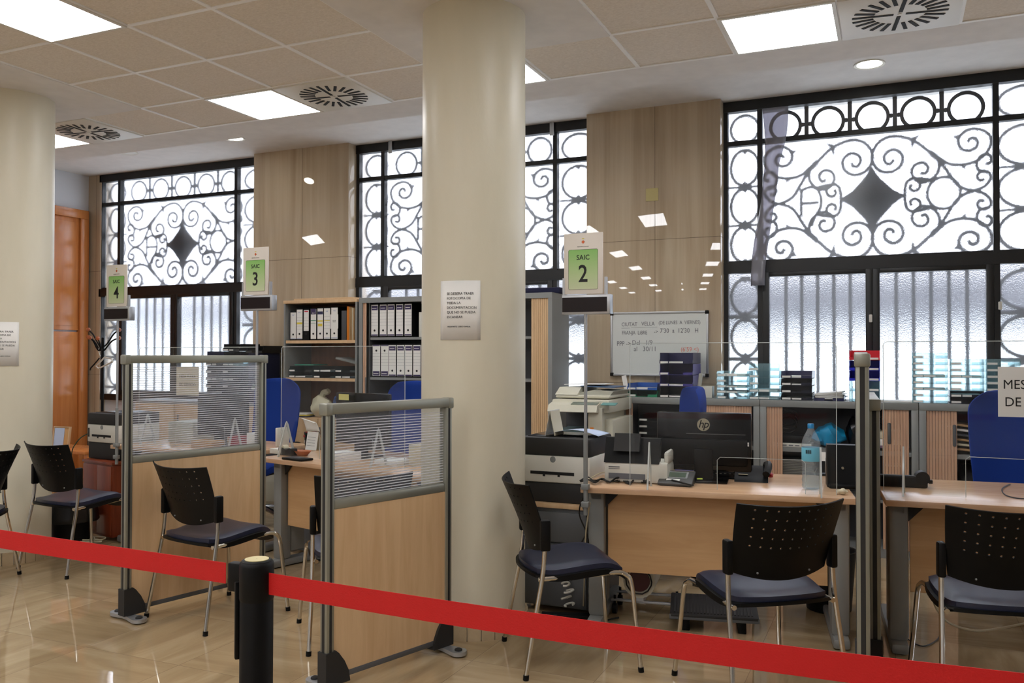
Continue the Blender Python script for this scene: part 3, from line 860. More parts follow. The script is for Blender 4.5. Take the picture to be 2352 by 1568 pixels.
for k, ((x, y), (fx, fy), lb, _) in enumerate(CH):
    o = ch0 if k == 0 else copy_tree(ch0)
    # local +y is the front
    place(o, (x, y, 0), math.atan2(fy, fx)-PI/2, lb, 'black visitor chairs with blue seats')

# ================================================================ OFFICE CHAIRS
def office_chair(arms=True):
    t = thing('office_chair', 'x', 'office chair')
    for k in range(5):
        a_ = 2*PI*k/5+.3; c_, s_ = math.cos(a_), math.sin(a_)
        q = MB(); q.tube(smooth_pts([(0, 0, .13), (.10*c_, .10*s_, .135), (.22*c_, .22*s_, .105), (.31*c_, .31*s_, .072)], 4), .022, 8, taper=None)
        lg = q.build('leg', m_steelb, t)
        w_ = MB()
        for dy in (-.016, .016):
            p0 = Vector((.31*c_-s_*(dy-.009), .31*s_+c_*(dy-.009), .028)); p1 = Vector((.31*c_-s_*(dy+.009), .31*s_+c_*(dy+.009), .028)); w_.cyl(p0, p1, .028)
        w_.build('caster', m_black, lg)
    MB().lathe([(.045, .10), (.04, .16), (.028, .17), (.028, .30), (.02, .30), (.02, .42)]).build('gas_column', m_black, t)
    MB().box(-.12, .12, -.12, .12, .41, .45, .01).build('mechanism', m_black, t)
    def seat(u, v):
        a_, b_ = 2*u-1, 2*v-1; x = a_*math.sqrt(1-.25*b_*b_)*.25; y = b_*math.sqrt(1-.25*a_*a_)*.24
        return (x, y, .525-.05*max(0, b_-.5)**2*2)
    q = MB(); surf_thick(q, seat, 12, 12, lambda u, v: Vector((0, 0, -.075))); q.build('seat', m_blue, t, True, 0, 1)
    def back(u, v):
        a_ = 2*u-1; hw = .235*(1-.10*(1-v)**2)*(1-.42*max(0, (v-.80)/.20)**2.4)
        z = .60+.62*v-.012*a_*a_*v
        y = -.235-.03*math.sin((v-.15)*PI)-.05*v+.05*a_*a_
        return (a_*hw, y, z)
    q = MB(); surf_thick(q, back, 12, 16, lambda u, v: Vector((0, -.055*(1-.5*abs(2*u-1)**3), 0))); q.build('backrest', m_blue, t, True, 0, 1)
    q = MB(); q.tube(smooth_pts([(0, -.1, .43), (0, -.27, .42), (0, -.33, .50), (0, -.33, .75)], 5), .022, 8); q.build('back_support', m_black, t)
    if arms:
        for s_ in (-1, 1):
            q = MB(); q.tube(smooth_pts([(s_*.22, .02, .45), (s_*.30, .02, .46), (s_*.31, .10, .58), (s_*.31, .12, .64), (s_*.31, .02, .675), (s_*.31, -.12, .665), (s_*.30, -.19, .60), (s_*.27, -.10, .46), (s_*.2, -.08, .44)], 5), .018, 8)
            q.build('armrest', m_black, t)
    return t
oc = office_chair()
OC = [((.66, 5.60), PI+.10, 'large blue office chair behind the right desk, in front of the tambour cabinets', 1.0),
      ((-1.46, 5.52), PI/2+.5, 'blue office chair turned sideways behind the black monitor of desk two', 1.0),
      ((-3.44, 5.60), PI+.05, 'blue office chair just left of the centre column, before the binder shelves', 1.0),
      ((-4.90, 5.78), PI+.12, 'blue office chair right behind the tall partition by the SAIC 3 pole', 1.0)]
for k, ((x, y), rz, lb, sc) in enumerate(OC):
    o = oc if k == 0 else copy_tree(oc); place(o, (x, y, 0), rz, lb, 'blue office chairs')

# ================================================================ SIGNS ON POLES
def sign(num, px, pytop, Yp, zclamp, label, deskz=.74, rz=0):
    b = at(px, 800, Y=Yp)
    def zz(py): return at(px, py, Y=Yp).z
    t = thing('counter_sign', label, 'sign', (b.x, b.y, 0), rz)
    ztop = zz(pytop); zp0 = ztop-.315; zl0 = zp0-.105   # paper bottom, led bottom
    MB().cyl((0, 0, .60), (0, 0, zl0), .0085).build('pole', m_alu2, t)
    MB().cyl((0, 0, .60), (0, 0, 1.02), .0115).build('pole_sleeve', m_grey, t)
    for z in (.745, .655): MB().box(-.02, .02, -.018, .014, z-.014, z+.014, .003).build('clamp', m_grey, t)
    x0, x1 = -.125, .125
    q = MB(); q.box(x0, x1+.012, -.018, .035, zl0, zp0-.004, .004); led = q.build('display_case', m_alu2, t)
    MB().box(x0+.004, x1-.004, -.0205, -.017, zl0+.012, zp0-.018).build('led_matrix', m_led, led)
    q = MB()
    for x in (x0+.0, x1-.022): q.box(x, x+.012, -.006, .012, zp0-.004, zp0+.085)
    q.build('holder_clip', m_alu2, t)
    cx = -.012
    pp = MB().box(cx-.105, cx+.105, -.004, .004, zp0, ztop, .001).build('sign_board', m_sign, t)
    W = .080; g0, g1 = zp0+.024, ztop-.085
    q = MB(); r = .008; out = []
    for (ox, oz, a0) in ((W-r, g1-r, 0), (-W+r, g1-r, 90), (-W+r, g0+r, 180), (W-r, g0+r, 270)):
        for k in range(5): an = math.radians(a0+k*22.5); out.append((cx+ox+r*math.cos(an), oz+r*math.sin(an)))
    q.prism(out, 'y', -.0052, -.0042); gp = q.build('green_field', m_green, pp)
    q = MB(); q.tube([(x, -.0052, z) for x, z in out], .0007, 4, True); q.build('field_outline', m_ink, pp)
    text('SAIC', .036, m_ink, pp, (cx, -.0058, g1-.042), 'lettering', bold=.0004, spacing=1.05, sx=.92)
    text(num, .125, m_ink, pp, (cx, -.0058, (g0+g1)/2-.026), 'numeral', bold=.0016, sx=.85)
    q = MB(); zc = ztop-.046; q.prism([(cx-.009, zc), (cx, zc-.0095), (cx+.009, zc), (cx, zc+.0095)], 'y', -.0052, -.004); q.build('crest', P('crest_orange', (205, 96, 42), .5), pp)
    q = MB(); q.box(cx-.006, cx+.006, -.0052, -.004, zc+.014, zc+.0165)
    for k in (-1, 0, 1): q.prism([(cx+k*.004-.002, zc+.0165), (cx+k*.004+.002, zc+.0165), (cx+k*.0045, zc+.021)], 'y', -.0052, -.004)
    q.build('crown', m_yellow, pp)
    text('AJUNTAMENT DE SAGUNT', .0052, m_ink, pp, (cx, -.0055, ztop-.070), 'lettering')
    return t
sign('2', 1345, 535, 4.205, 0, 'green SAIC 2 sign with LED box on a pole at desk two')
sign('3', 590, 568, 4.52, 0, 'green SAIC 3 sign with LED box on a pole before the pillar')
sign('4', 270, 608, 4.70, 0, 'green SAIC 4 sign with LED box on a pole before the window')

# ================================================================ ACRYLIC SCREENS
def acrylic(p0, p1, z1, label, cut=None, feet=()):
    p0, p1 = Vector(p0), Vector(p1); d = p1-p0; L = d.length; rz = math.atan2(d.y, d.x)
    t = thing('acrylic_screen', label, 'screen', (p0.x, p0.y, .74), rz)
    H = z1-.74; th = .0025
    q = MB()
    def rr(x0, x1, z0, z1_, r=.02):
        o = []
        for cx_, cz_, a0 in ((x1-r, z1_-r, 0), (x0+r, z1_-r, 90)):
            for k in range(5): an = math.radians(a0+k*22.5); o.append((cx_+r*math.cos(an), cz_+r*math.sin(an)))
        o += [(x0, z0), (x1, z0)] if False else []
        return o
    top = rr(0, L, 0, H)
    if cut: 
        c0, c1, ch = cut
        bot = [(0, .006), (c0, .006)] + [(c0, ch-.015), (c0+.015, ch), (c1-.015, ch), (c1, ch-.015)] + [(c1, .006), (L, .006)]
    else: bot = [(0, .006), (L, .006)]
    # polygon strip pieces to keep faces simple: left, right, top
    if cut:
        q.box(0, c0, -th, th, .006, ch); q.box(c1, L, -th, th, .006, ch)
        q.prism(top+[(0, ch), (L, ch)], 'y', -th, th)
    else: q.prism(top+[(0, .006), (L, .006)], 'y', -th, th)
    q.build('clear_panel', m_acryl, t, False)
    e = MB()
    e.tube([(L, 0, .006)]+[(x, 0, z) for x, z in top]+[(0, 0, .006)], .0022, 6)
    if cut: e.tube([(x, 0, z) for x, z in bot[1:-1]], .0016, 6)
    e.build('polished_edge', m_acryl_edge, t)
    for x in feet:
        q = MB()
        out = [(-.075, 0), (-.012, .215), (0, .235), (.012, .215), (.075, 0), (.060, 0), (.02, .13), (.006, .19), (-.006, .19), (-.02, .13), (-.060, 0)]
        q.prism(out[:3]+[out[8]]+[out[10]], 'x', x-.004, x+.004); q.prism([out[2], out[3], out[4], out[5], out[7]], 'x', x-.004, x+.004)
        q.build('support_foot', m_acryl_edge, t)
    return t
def deskpt(px, py): return at(px, py, Z=.74)
pa, pb = deskpt(1447, 1118), deskpt(1922, 1140)
acrylic((pa.x, pa.y, 0), (pb.x, pb.y, 0), 1.484, 'clear acrylic screen standing on desk two before the black monitor', (.44, .86, .17), (.10, .93))
pa, pb = deskpt(2030, 1132), (.95, 4.60, 0)
acrylic((pa.x, pa.y, 0), pb, 1.49, 'clear acrylic screen standing on the right desk', (.36, .86, .20), (.09,))
acrylic((-3.80, 4.70, 0), (-2.66, 4.42, 0), 1.475, 'clear acrylic screen on desk three, under the binder shelves', (.4, .9, .17), (.06, .95))
acrylic((-5.28, 4.86, 0), (-4.07, 4.78, 0), 1.475, 'clear acrylic screen on desk four behind the tall partition', (.4, .9, .17), (.1, 1.0))
# notice on the right screen
p = at(2292, 842, Y=4.53)
t = thing('paper_notice', 'white sheet reading MESA DE S taped to the acrylic screen at the right edge', 'notice', (p.x, 4.538, p.z), math.radians(4))
MB().box(0, .297, -.0008, .0, -.23, 0).build('sheet', m_paper, t)
text('MESA FUERA', .060, m_ink, t, (.020, -.0014, -.083), 'printed_line', 'LEFT', sx=.92); text('DE SERVICIO', .060, m_ink, t, (.026, -.0014, -.163), 'printed_line', 'LEFT', sx=.92)
p = at(405, 842, Y=4.82)
t = thing('paper_notice', 'cream sheet taped to the acrylic screen behind the tall partition', 'notice', (p.x, 4.822, p.z), math.radians(-4))
MB().box(0, .235, -.0008, 0, -.21, 0).build('sheet', m_paper2, t)
text('MESA FUERA', .030, m_ink, t, (.117, -.0014, -.07), 'printed_line'); text('DE SERVICIO', .030, m_ink, t, (.117, -.0014, -.13), 'printed_line')

# ================================================================ LOW CABINETS
YC = 6.60
def tambour(x0, x1, z0, z1, q, y, pitch=.019):
    n = int((x1-x0)/pitch)
    for k in range(n): q.box(x0+k*pitch+.0008, x0+(k+1)*pitch-.0008, y, y+.010, z0, z1, .002, seg=1)
def low_cabinet(px0, px1, pyt, doors, label, shelf=None):
    a_, b_ = at(px0, pyt, Y=YC), at(px1, pyt, Y=YC); x0, x1 = a_.x+.002, b_.x-.002; zt = 1.092; D = .40
    t = thing('tambour_cabinet', label, 'cabinet', (x0, YC, 0)); W = x1-x0
    q = MB(); e = .045
    q.box(0, e, 0, D, 0, zt-.0503, .002); q.box(W-e, W, 0, D, 0, zt-.0503, .002); q.box(0, W, 0, D, zt-.05, zt, .002); q.box(e+.0003, W-e-.0003, 0, D, 0, .06)
    q.build('carcass', m_grey, t)
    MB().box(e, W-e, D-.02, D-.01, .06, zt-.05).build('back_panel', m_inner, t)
    q = MB(); q.box(e+.0005, W-e-.0005, .03, D-.021, .725, .745); q.box(e+.0005, W-e-.0005, .02, .03, .715, .745); q.box(e+.0005, W-e-.0005, .03, D-.021, .38, .40); q.build('shelf', m_grey, t)
    for (f0, f1, hx) in doors:
        q = MB(); tambour(e+(W-2*e)*f0, e+(W-2*e)*f1, .06, zt-.05, q, .012)
        d = q.build('tambour_door', m_tambour, t)
        if hx:
            x = e+(W-2*e)*hx; MB().box(x-.011, x+.011, .003, .014, .80, .95, .008).build('handle', m_dkgrey, d)
    return t, x0, W
cA, xA, WA = low_cabinet(1423, 1745, 913, [(0, .07, .035), (.62, 1, None)], 'grey tambour cabinet under the whiteboard with one beech shutter')
cB, xB, WB = low_cabinet(1745, 2110, 918, [(0, .12, None), (.81, 1, .855)], 'grey tambour cabinet in the middle, blue bag on its shelf')
cC, xC, WC = low_cabinet(2110, 2470, 922, [(0, .235, .21), ], 'grey tambour cabinet at the right with a beech shutter half closed')
ZCT = 1.092

# ---------------------------------------------------------------- letter trays
def tray_mesh(W=.245, D=.30, H=.05, lip=.012):
    q = MB(); th = .0025
    q.box(-W/2, W/2, 0, D, 0, th); q.box(-W/2, -W/2+th, .015, D, 0, H); q.box(W/2-th, W/2, .015, D, 0, H); q.box(-W/2, W/2, D-th, D, 0, H)
    for s_ in (-1, 1):
        a_, b_ = sorted((s_*W/2, s_*(W/2-.075))); q.box(a_, b_, -.003, .0, 0, .020)
        q.box(s_*W/2-(th if s_ > 0 else 0), s_*W/2+(th if s_ < 0 else 0), 0, .015, 0, .03)
    return q
ORD = ['lowest', 'second', 'third', 'fourth', 'fifth', 'sixth', 'seventh', 'eighth', 'ninth']
def tray(loc, rz, mat, label, group, W=.245, H=.05, tagmat=m_paper, paper=None, tagside=-1):
    t = thing('letter_tray', label, 'letter tray', loc, rz, group)
    tray_mesh(W, .30, H).build('tray_body', mat, t)
    if tagmat:
        x = tagside*(W/2-.038); MB().box(x-.03, x+.03, -.006, -.003, .004, .018).build('label_holder', tagmat, t)
    if paper:
        q = MB(); n = random.uniform(-.03, .03); q.box(-W/2+.015, W/2-.015, .012, .28, .004, .012+random.random()*.008, 0, Matrix.Rotation(n, 4, 'Z'))
        o = q.build('paper_sheet', paper, t)
    return t
def stack(px0, px1, n, pitch, mats, desc, group, H=.05, base=ZCT, Y=YC+.03, papers=(), tagside=-1, W=None, rz=0, skip=None):
    a_, b_ = at(px0, 900, Y=Y), at(px1, 900, Y=Y); W = W or (b_.x-a_.x)-.006; cx = (a_.x+b_.x)/2
    z = base
    for k in range(n):
        m = mats[k] if isinstance(mats, (list, tuple)) else mats
        dsc = desc[k] if isinstance(desc, list) else desc
        lv = 'topmost' if k == n-1 and n > 1 else ORD[k]+(' from bottom' if k else '')
        tray((cx, Y, z+.001), rz, m, dsc[0]+', '+lv+' '+dsc[1], group, W=W, H=min(H, pitch-.002), paper=(m_paper if k in papers else None), tagside=tagside)
        z += pitch
stack(1440, 1510, 2, .055, [m_trg, m_trb], [('green letter tray', 'under the blue one left of the violet stack'), ('blue letter tray', 'left of the violet tray stack')], 'letter trays by the whiteboard', papers=(1,))
stack(1514, 1592, 4, .088, [m_trk, m_trv, m_trv, m_trn], ('violet blue letter tray', 'of the stack before the whiteboard'), 'violet trays before the whiteboard', H=.085, papers=(0, 1, 3))
stack(1645, 1717, 5, .042, m_trclear, ('clear aqua letter tray', 'of short clear stack right of whiteboard'), 'clear trays right of the whiteboard', papers=(4, 2, 1))
stack(1719, 1791, 5, .054, m_trclear, ('clear aqua letter tray', 'of the stack left of the navy stack'), 'clear trays beside the navy stack', papers=(1, 0))
stack(1793, 1866, 4, .054, [m_trd, m_trd, m_trd, m_trn], ('navy letter tray', 'of the middle navy stack'), 'navy trays in the middle', papers=(0, 2, 3))
stack(1950, 2022, 5, .074, [m_trclear, m_trclear, m_trblue, m_trblue, m_trred], [('clear tray', 'under the red and blue trays'), ('clear tray', 'just under the bright blue trays'), ('bright blue letter tray', 'below another blue one'), ('bright blue letter tray', 'right under the red tray'), ('red letter tray', 'behind the aluminium post')], 'red and blue tray stack', H=.07, tagside=1)
stack(2094, 2178, 8, .044, m_trclear, ('clear aqua letter tray', 'of the tallest clear stack'), 'tallest clear tray stack', papers=(2, 4))
stack(2181, 2262, 7, .044, [m_trd, m_trd]+[m_trclear]*5, [('navy letter tray', 'under the clear trays')]*2+[('clear aqua letter tray', 'standing on navy trays')]*5, 'clear trays on navy trays', papers=(1, 4))
stack(2264, 2346, 7, .044, m_trclear, ('clear aqua letter tray', 'of the stack at the right edge'), 'clear trays at the right edge', papers=(0, 3))
# papers in a tray
a_, b_ = at(1868, 900, Y=YC+.04), at(1940, 900, Y=YC+.04)
tray(((a_.x+b_.x)/2, YC+.03, ZCT+.001), 0, m_trn, 'single navy tray heaped with loose white papers', 'letter trays', W=b_.x-a_.x-.01, H=.035, tagmat=None)
q = MB()
for k in range(9):
    q.box(-.095, .095, .02, .28, .004+k*.0055, .004+k*.0055+.004, 0, Matrix.Rotation(.09*math.sin(k*2.3), 4, 'Z') @ Matrix.Rotation(-.012*k, 4, 'Y'))
o = q.build('paper_heap', m_paper); o.location = ((a_.x+b_.x)/2, YC+.03, ZCT+.008)
tag(o, 'heap of loose white papers in the single navy tray', 'papers')
# sheets lying between stacks
a_ = at(2055, 912, Y=YC+.06)
q = MB().box(-.15, .15, 0, .21, 0, .008, .002); o = q.build('paper_pile', m_paper); o.location = (a_.x, YC+.05, ZCT+.001); tag(o, 'flat white paper pile on the cabinet right of the red and blue trays', 'papers')
# dispenser, stapler and box by the whiteboard
p = at(1430, 905, Y=YC+.1)
q = MB(); q.prism([(-.016, 0), (.016, 0), (-.012, .17), (-.05, .16)], 'y', -.003, .003); o = q.build('paper_slip', m_paper); o.location = (xA+.035, YC+.1, ZCT+.001); tag(o, 'white curled paper slip standing left of the blue tray', 'paper')
p = at(1602, 905, Y=YC+.08)
t = thing('stapler', 'grey long-arm stapler standing up beside the violet trays', 'stapler', (p.x, YC+.1, ZCT+.001))
MB().box(-.018, .018, -.03, .03, 0, .025, .004).build('base', m_white, t)
MB().box(-.014, .014, -.012, .012, .02, .19, .006, Matrix.Rotation(.12, 4, 'Y')).build('arm', m_cream2, t)
p = at(1621, 905, Y=YC+.08); o = MB().box(-.045, .045, 0, .09, 0, .09, .003).build('white_box', m_white); o.location = (p.x, YC+.1, ZCT+.001); tag(o, 'small white carton on the cabinet right of the stapler', 'box')

# ---------------------------------------------------------------- inside the low cabinets
def inbox(cab_x, fx, z, wdt, dep, hgt, mat, name, label, cat, bev=.004):
    o = MB().box(-wdt/2, wdt/2, 0, dep, 0, hgt, bev).build(name, mat); o.location = (cab_x+fx, YC+.05, z); return tag(o, label, cat)
# cabinet A : smoke trays on two shelves
gA = 'smoked trays inside the left cabinet'
for k, z in enumerate((.746, .798, .850, .902)):
    tray((xA+.27, YC+.045, z), 0, m_trsmoke, 'smoked tray, %s of four, upper shelf of the left cabinet' % ('lowest', 'second', 'third', 'topmost')[k], gA, W=.26, H=.045)
for k, z in enumerate((.401, .462, .523, .584)):
    tray((xA+.27, YC+.045, z), 0, m_trsmoke, 'smoked tray, %s of four, lower shelf of the left cabinet' % ('lowest', 'second', 'third', 'topmost')[k], gA, W=.26, H=.05)
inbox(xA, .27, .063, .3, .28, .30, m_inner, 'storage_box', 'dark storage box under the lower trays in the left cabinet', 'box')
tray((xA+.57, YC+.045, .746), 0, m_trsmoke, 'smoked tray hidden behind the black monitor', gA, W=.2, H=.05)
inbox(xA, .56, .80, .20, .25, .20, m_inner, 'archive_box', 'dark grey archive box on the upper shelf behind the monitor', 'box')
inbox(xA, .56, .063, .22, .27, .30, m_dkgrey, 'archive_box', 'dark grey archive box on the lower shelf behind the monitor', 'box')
# cabinet B : keyboards, blue bag, dark bag, papers
b0 = at(1790, 1000, Y=YC+.05).x-xB
t = thing('router_box', 'white flat switch box lying on the shelf beside the blue bag', 'device', (at(1825, 1003, Y=YC+.05).x, YC+.04, .746))
MB().box(-.15, .12, 0, .2, 0, .028, .004).build('case', m_white, t)
for k in range(4): MB().box(-.13+.045*k, -.10+.045*k, -.002, .002, .010, .017).build('printed_mark', m_ink2, t)
o = MB().box(-.14, .10, 0, .18, 0, .055, .01).build('black_case', m_black); o.location = (at(1825, 1003, Y=YC+.05).x, YC+.06, .775); tag(o, 'black case lying on the white switch box', 'case')
q = MB(); c0 = at(1815, 965, Y=YC+.1)
for k in range(3): q.tube([(.06*math.cos(a*.5+k)*(1+.1*k), .03*math.sin(a*.7+k), .06*math.sin(a*.5+k)+.03*k) for a in range(13)], .006, 6, True)
o = q.build('cable_coil', m_cable); o.location = (c0.x-.02, YC+.14, .90); tag(o, 'coil of black cable on top of the black case in the cabinet', 'cable')
def blob(name, mat, c, r, label, cat, seed=1, drop=.0):
    rnd = random.Random(seed); q = MB(); bmesh.ops.create_icosphere(q.bm, subdivisions=3, radius=1)
    ph = [rnd.uniform(0, 6) for _ in range(6)]
    for v in q.bm.verts:
        n = v.co.copy(); s_ = 1+.12*math.sin(5*n.x+ph[0])+.10*math.sin(6*n.y+ph[1])*math.sin(4*n.z+ph[2])+.06*math.sin(13*n.x+9*n.z+ph[3])
        v.co = Vector((n.x*r[0]*s_, n.y*r[1]*s_, max(-.98, n.z*s_)*r[2]))
    o = q.build(name, mat); o.location = c; return tag(o, label, cat)
p = at(1905, 990, Y=YC+.14); blob('plastic_bag', m_skyblue, (p.x, YC+.16, .746+.085), (.115, .09, .085), 'crumpled sky blue plastic bag on the cabinet shelf', 'bag', 3)
p = at(1950, 985, Y=YC+.16); blob('dark_bag', m_bag, (p.x+.07, YC+.19, .746+.115), (.10, .10, .115), 'black bag slumped beside the blue plastic bag', 'bag', 5)
px_ = at(1828, 1085, Y=YC+.1).x
o = MB(); 
for k in range(12): o.box(-.16+.006*math.sin(k*3), .13+.008*math.cos(k*5), .0, .24, .012*k, .012*k+.010, .002)
o = o.build('paper_stack', P('old_grey_paper', (120, 118, 112), .8)); o.location = (px_, YC+.04, .506); tag(o, 'stack of grey papers on the lower shelf left of the bottle', 'papers')
o = MB().box(-.17, .15, 0, .26, 0, .10, .005).build('archive_box', m_dkgrey); o.location = (px_, YC+.04, .402); tag(o, 'grey archive box under the grey paper stack', 'box')
px_ = at(2040, 990, Y=YC+.1).x
t = thing('document_pile', 'bulky pile of white envelopes on the shelf left of the middle shutter', 'papers', (px_, YC+.05, .746))
for k, (h, mt) in enumerate(((.018, m_black), (.03, P('lilac_folder', (120, 96, 120), .6)), (.05, m_paper), (.05, m_paper2))):
    z0 = (0, .018, .035, .085)[k]; MB().box(-.10+.006*k, .095, 0, .26, z0+.0005, z0+h-.001, .006, Matrix.Rotation(.03*k-.04, 4, 'Z')).build('folder', mt, t)
q = MB()
for k in range(2): q.tube([(.08*math.cos(a*.5+k), .02*math.sin(a), .045*math.sin(a*.5+k)) for a in range(13)], .005, 6, True)
o = q.build('cable_coil', m_cable); o.location = (px_+.02, YC+.16, .95); tag(o, 'black cable loop above the white envelopes', 'cable')
px_ = at(2052, 1085, Y=YC+.1).x
t = thing('tin', 'round grey tin on the lower shelf behind the white desk foot', 'tin', (px_, YC+.14, .5385))
MB().lathe([(.060, 0), (.062, .1), (.058, .112), (.0, .114)], seg=24, cap=False).build('body', P('tin_purple', (72, 58, 70), .35), t); MB().lathe([(.0625, .095), (.0635, .106), (.0625, .11)], seg=24, cap=False).build('rim', m_alu2, t)
o = MB().box(-.10, .10, 0, .26, 0, .035, .004).build('book', P('ochre_cover', (120, 78, 34), .6)); o.location = (px_, YC+.04, .503); tag(o, 'ochre book under the round tin', 'book')
o = MB().box(-.13, .12, 0, .28, 0, .10, .005).build('archive_box', m_inner); o.location = (px_-.01, YC+.04, .402); tag(o, 'dark archive box under the ochre book', 'box')
# cabinet C : leaning papers
px_ = at(2195, 1000, Y=YC+.1).x
for k in range(6):
    o = MB().box(-.01, .30, 0, .25, 0, .014, .003, Matrix.Rotation(.07+.012*k, 4, 'Y')).build('file_folder', [m_tan, m_paper2, m_tan, m_inner, m_paper, m_tan][k]); o.location = (px_-.03, YC+.05, .775+.034*k)
    tag(o, ('brown', 'cream', 'tan', 'dark', 'white', 'light brown')[k]+' folder, '+ORD[k]+(' from bottom' if k else '')+' in the right cabinet pile', 'folder', 'folders in the right cabinet')
p = at(2200, 1075, Y=YC+.1); blob('dark_bag', m_bag, (p.x+.07, YC+.19, .545), (.10, .09, .135), 'black bag on the lower shelf of the right cabinet', 'bag', 9)
q = MB(); rnd = random.Random(4)
for k in range(46): q.ball((rnd.uniform(-.014, .014), rnd.uniform(-.012, .012), -.008*k), rnd.uniform(.004, .008), seg=8)
pz = at(1995, 960, Y=4.98); o = q.build('bead_string', P('amber_beads', (128, 74, 44), .3, noise=.6, nscale=90)); o.location = (pz.x, 4.98, 1.20)
tag(o, 'string of brown and amber beads hanging between the aluminium posts', 'beads')

# ================================================================ WHITEBOARD AND PLATE
pa, pb = at(1403, 712, Y=7.0), at(1628, 865, Y=7.0)
t = thing('whiteboard', 'white framed whiteboard with handwriting on the stone pillar', 'whiteboard', (pa.x, 6.985, pb.z))
W, H = pb.x-pa.x, pa.z-pb.z-.02
q = MB(); 
for a_, b_, c_, d_ in ((0, W, 0, .018), (0, W, H-.018, H), (0, .018, .018, H-.018), (W-.018, W, .018, H-.018)): q.box(a_, b_, 0, .022, c_, d_, .004)
q.build('frame', m_alu2, t)
MB().box(.015, W-.015, .008, .03, .015, H-.015).build('writing_surface', m_wb, t)
for x in (0, W):
    for z in (0, H): MB().box(x-(.003 if x == 0 else .027), x+(.027 if x == 0 else .003), -.004, .026, z-(.003 if z == 0 else .027), z+(.027 if z == 0 else .003), .006).build('corner_piece', m_black, t)
k = H/153
def wbt(s, px, py, size, mat=m_ink2, **kw): text(s, size, mat, t, ((px-1403)/225*W, .0065, (865-py)/153*H), 'handwriting', 'LEFT', ex=.0003, **kw)
wbt('CIUTAT', 1429, 742, .046, sx=.85); wbt('VELLA', 1476, 741, .046, sx=.9); wbt('(DE LUNES  A  VIERNES)', 1516, 739, .042, sx=.78)
wbt('FRANJA  LiBRE', 1430, 762, .044, sx=.78); wbt('7\'30  a  12\'30   H', 1519, 758, .052, sx=.88); wbt('->', 1505, 760, .04)
wbt('PPP', 1418, 788, .055, sx=.8); wbt('->', 1440, 788, .045, m_ink); wbt('Del   1/9', 1454, 786, .055, sx=.9); wbt('al   30/11', 1458, 801, .055, sx=.95)
wbt('(6\'59 <)', 1566, 802, .052, m_ink3, sx=.9)
q = MB(); q.box((1429-1403)/225*W, (1449-1403)/225*W, .0062, .0068, (865-750.5)/153*H, (865-750)/153*H); q.box((1452-1403)/225*W, (1513-1403)/225*W, .0062, .0068, (865-749.3)/153*H, (865-748.8)/153*H); q.build('underline', m_ink2, t)
pp = at(1498, 447, Y=7.02); o = MB().box(-.053, .053, 0, .006, -.053, .053, .002).build('wall_plate', m_wallplate); o.location = (pp.x, 7.0135, pp.z); tag(o, 'small square yellowish plate on the stone pillar', 'plate')

# ================================================================ TALL UNITS
YT = 6.55
def U(px, py, Y=YT): return at(px, py, Y=Y)
# open unit A
xa, xb = U(652, 700).x, U(820, 700).x; zt = U(730, 688).z
t = thing('shelving_unit', 'tall open shelving unit with beech shelves holding seven binders', 'shelving unit', (xa, YT, 0)); W = xb-xa; D = .42
q = MB(); q.box(0, .018, 0, D, 0, zt-.03); q.box(W-.018, W, 0, D, 0, zt-.03); q.build('side_panel', m_grey, t)
MB().box(-.004, W+.004, -.004, D, zt-.03, zt, .003).build('top_board', m_beech, t)
MB().box(.018, W-.018, D-.02, D-.008, 0, zt-.03).build('back_panel', m_backboard, t)
zs = [U(730, 781).z, U(730, 868).z, U(730, 960).z]
for z in zs[:2]: MB().box(.019, W-.019, .01, D-.02, z-.028, z).build('shelf', m_beech, t)
MB().box(.018, W-.018, .0, D-.02, zs[2]-.026, zs[2]).build('shelf', m_beech, t)
for k in range(2):
    d = MB().box(.004+k*W/2, W/2-.002+k*W/2, -.018, -.001, .07, zs[2]-.004, .002).build('door', m_beech, t)
    MB().box(W/2+(-.03 if k == 0 else .015), W/2+(-.015 if k == 0 else .03), -.032, -.018, zs[2]-.2, zs[2]-.08, .004).build('handle', m_dkgrey, d)
MB().box(.0, W, 0, D, 0, .07).build('plinth', m_dkgrey, t)
o = MB().box(.10, W-.05, .02, D-.02, 0, .016, .002).build('spare_board', m_beech); o.location = (xa, YT, zt+.0005); tag(o, 'loose beech board lying on top of the open shelving unit', 'board')
zA1, zA2, zA3 = zs
# unit B with tambour
xc, xd = U(824, 690).x, U(1268, 680).x; zb = U(900, 682).z
tB = thing('tambour_cabinet', 'tall grey tambour cabinet full of matching binders behind the column', 'cabinet', (xc+.004, YT, 0)); WBt = xd-xc-.004; D2 = .40
q = MB(); e = .035
q.box(0, e, 0, D2, 0, zb-.0453); q.box(WBt-e, WBt, 0, D2, 0, zb-.0453); q.box(0, WBt, 0, D2, zb-.045, zb); q.box(e+.0003, WBt-e-.0003, 0, D2, 0, .07); q.build('carcass', m_grey, tB)
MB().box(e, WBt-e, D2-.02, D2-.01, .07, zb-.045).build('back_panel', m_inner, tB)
def zB(py): return U(900, py).z
sB = [zB(774), zB(867), .62]
for z in sB: MB().box(e+.06, WBt-e, .04, D2-.02, z-.022, z).build('shelf', m_grey, tB)
q = MB(); tambour(e, e+.05, .07, zb-.045, q, .012, .017); d = q.build('tambour_door', m_tambour, tB); MB().box(e+.028, e+.04, .004, .014, .95, 1.22, .004).build('handle', m_dkgrey, d)
dx0 = U(1229, 700).x-.04-(xc+.004)
q = MB(); tambour(dx0, WBt-e, .07, zb-.045, q, .012, .017); q.build('tambour_door', m_beech, tB)
MB().box(e+.052, e+.057, .03, D2-.02, .07, zb-.045).build('inner_side', m_dkgrey, tB)
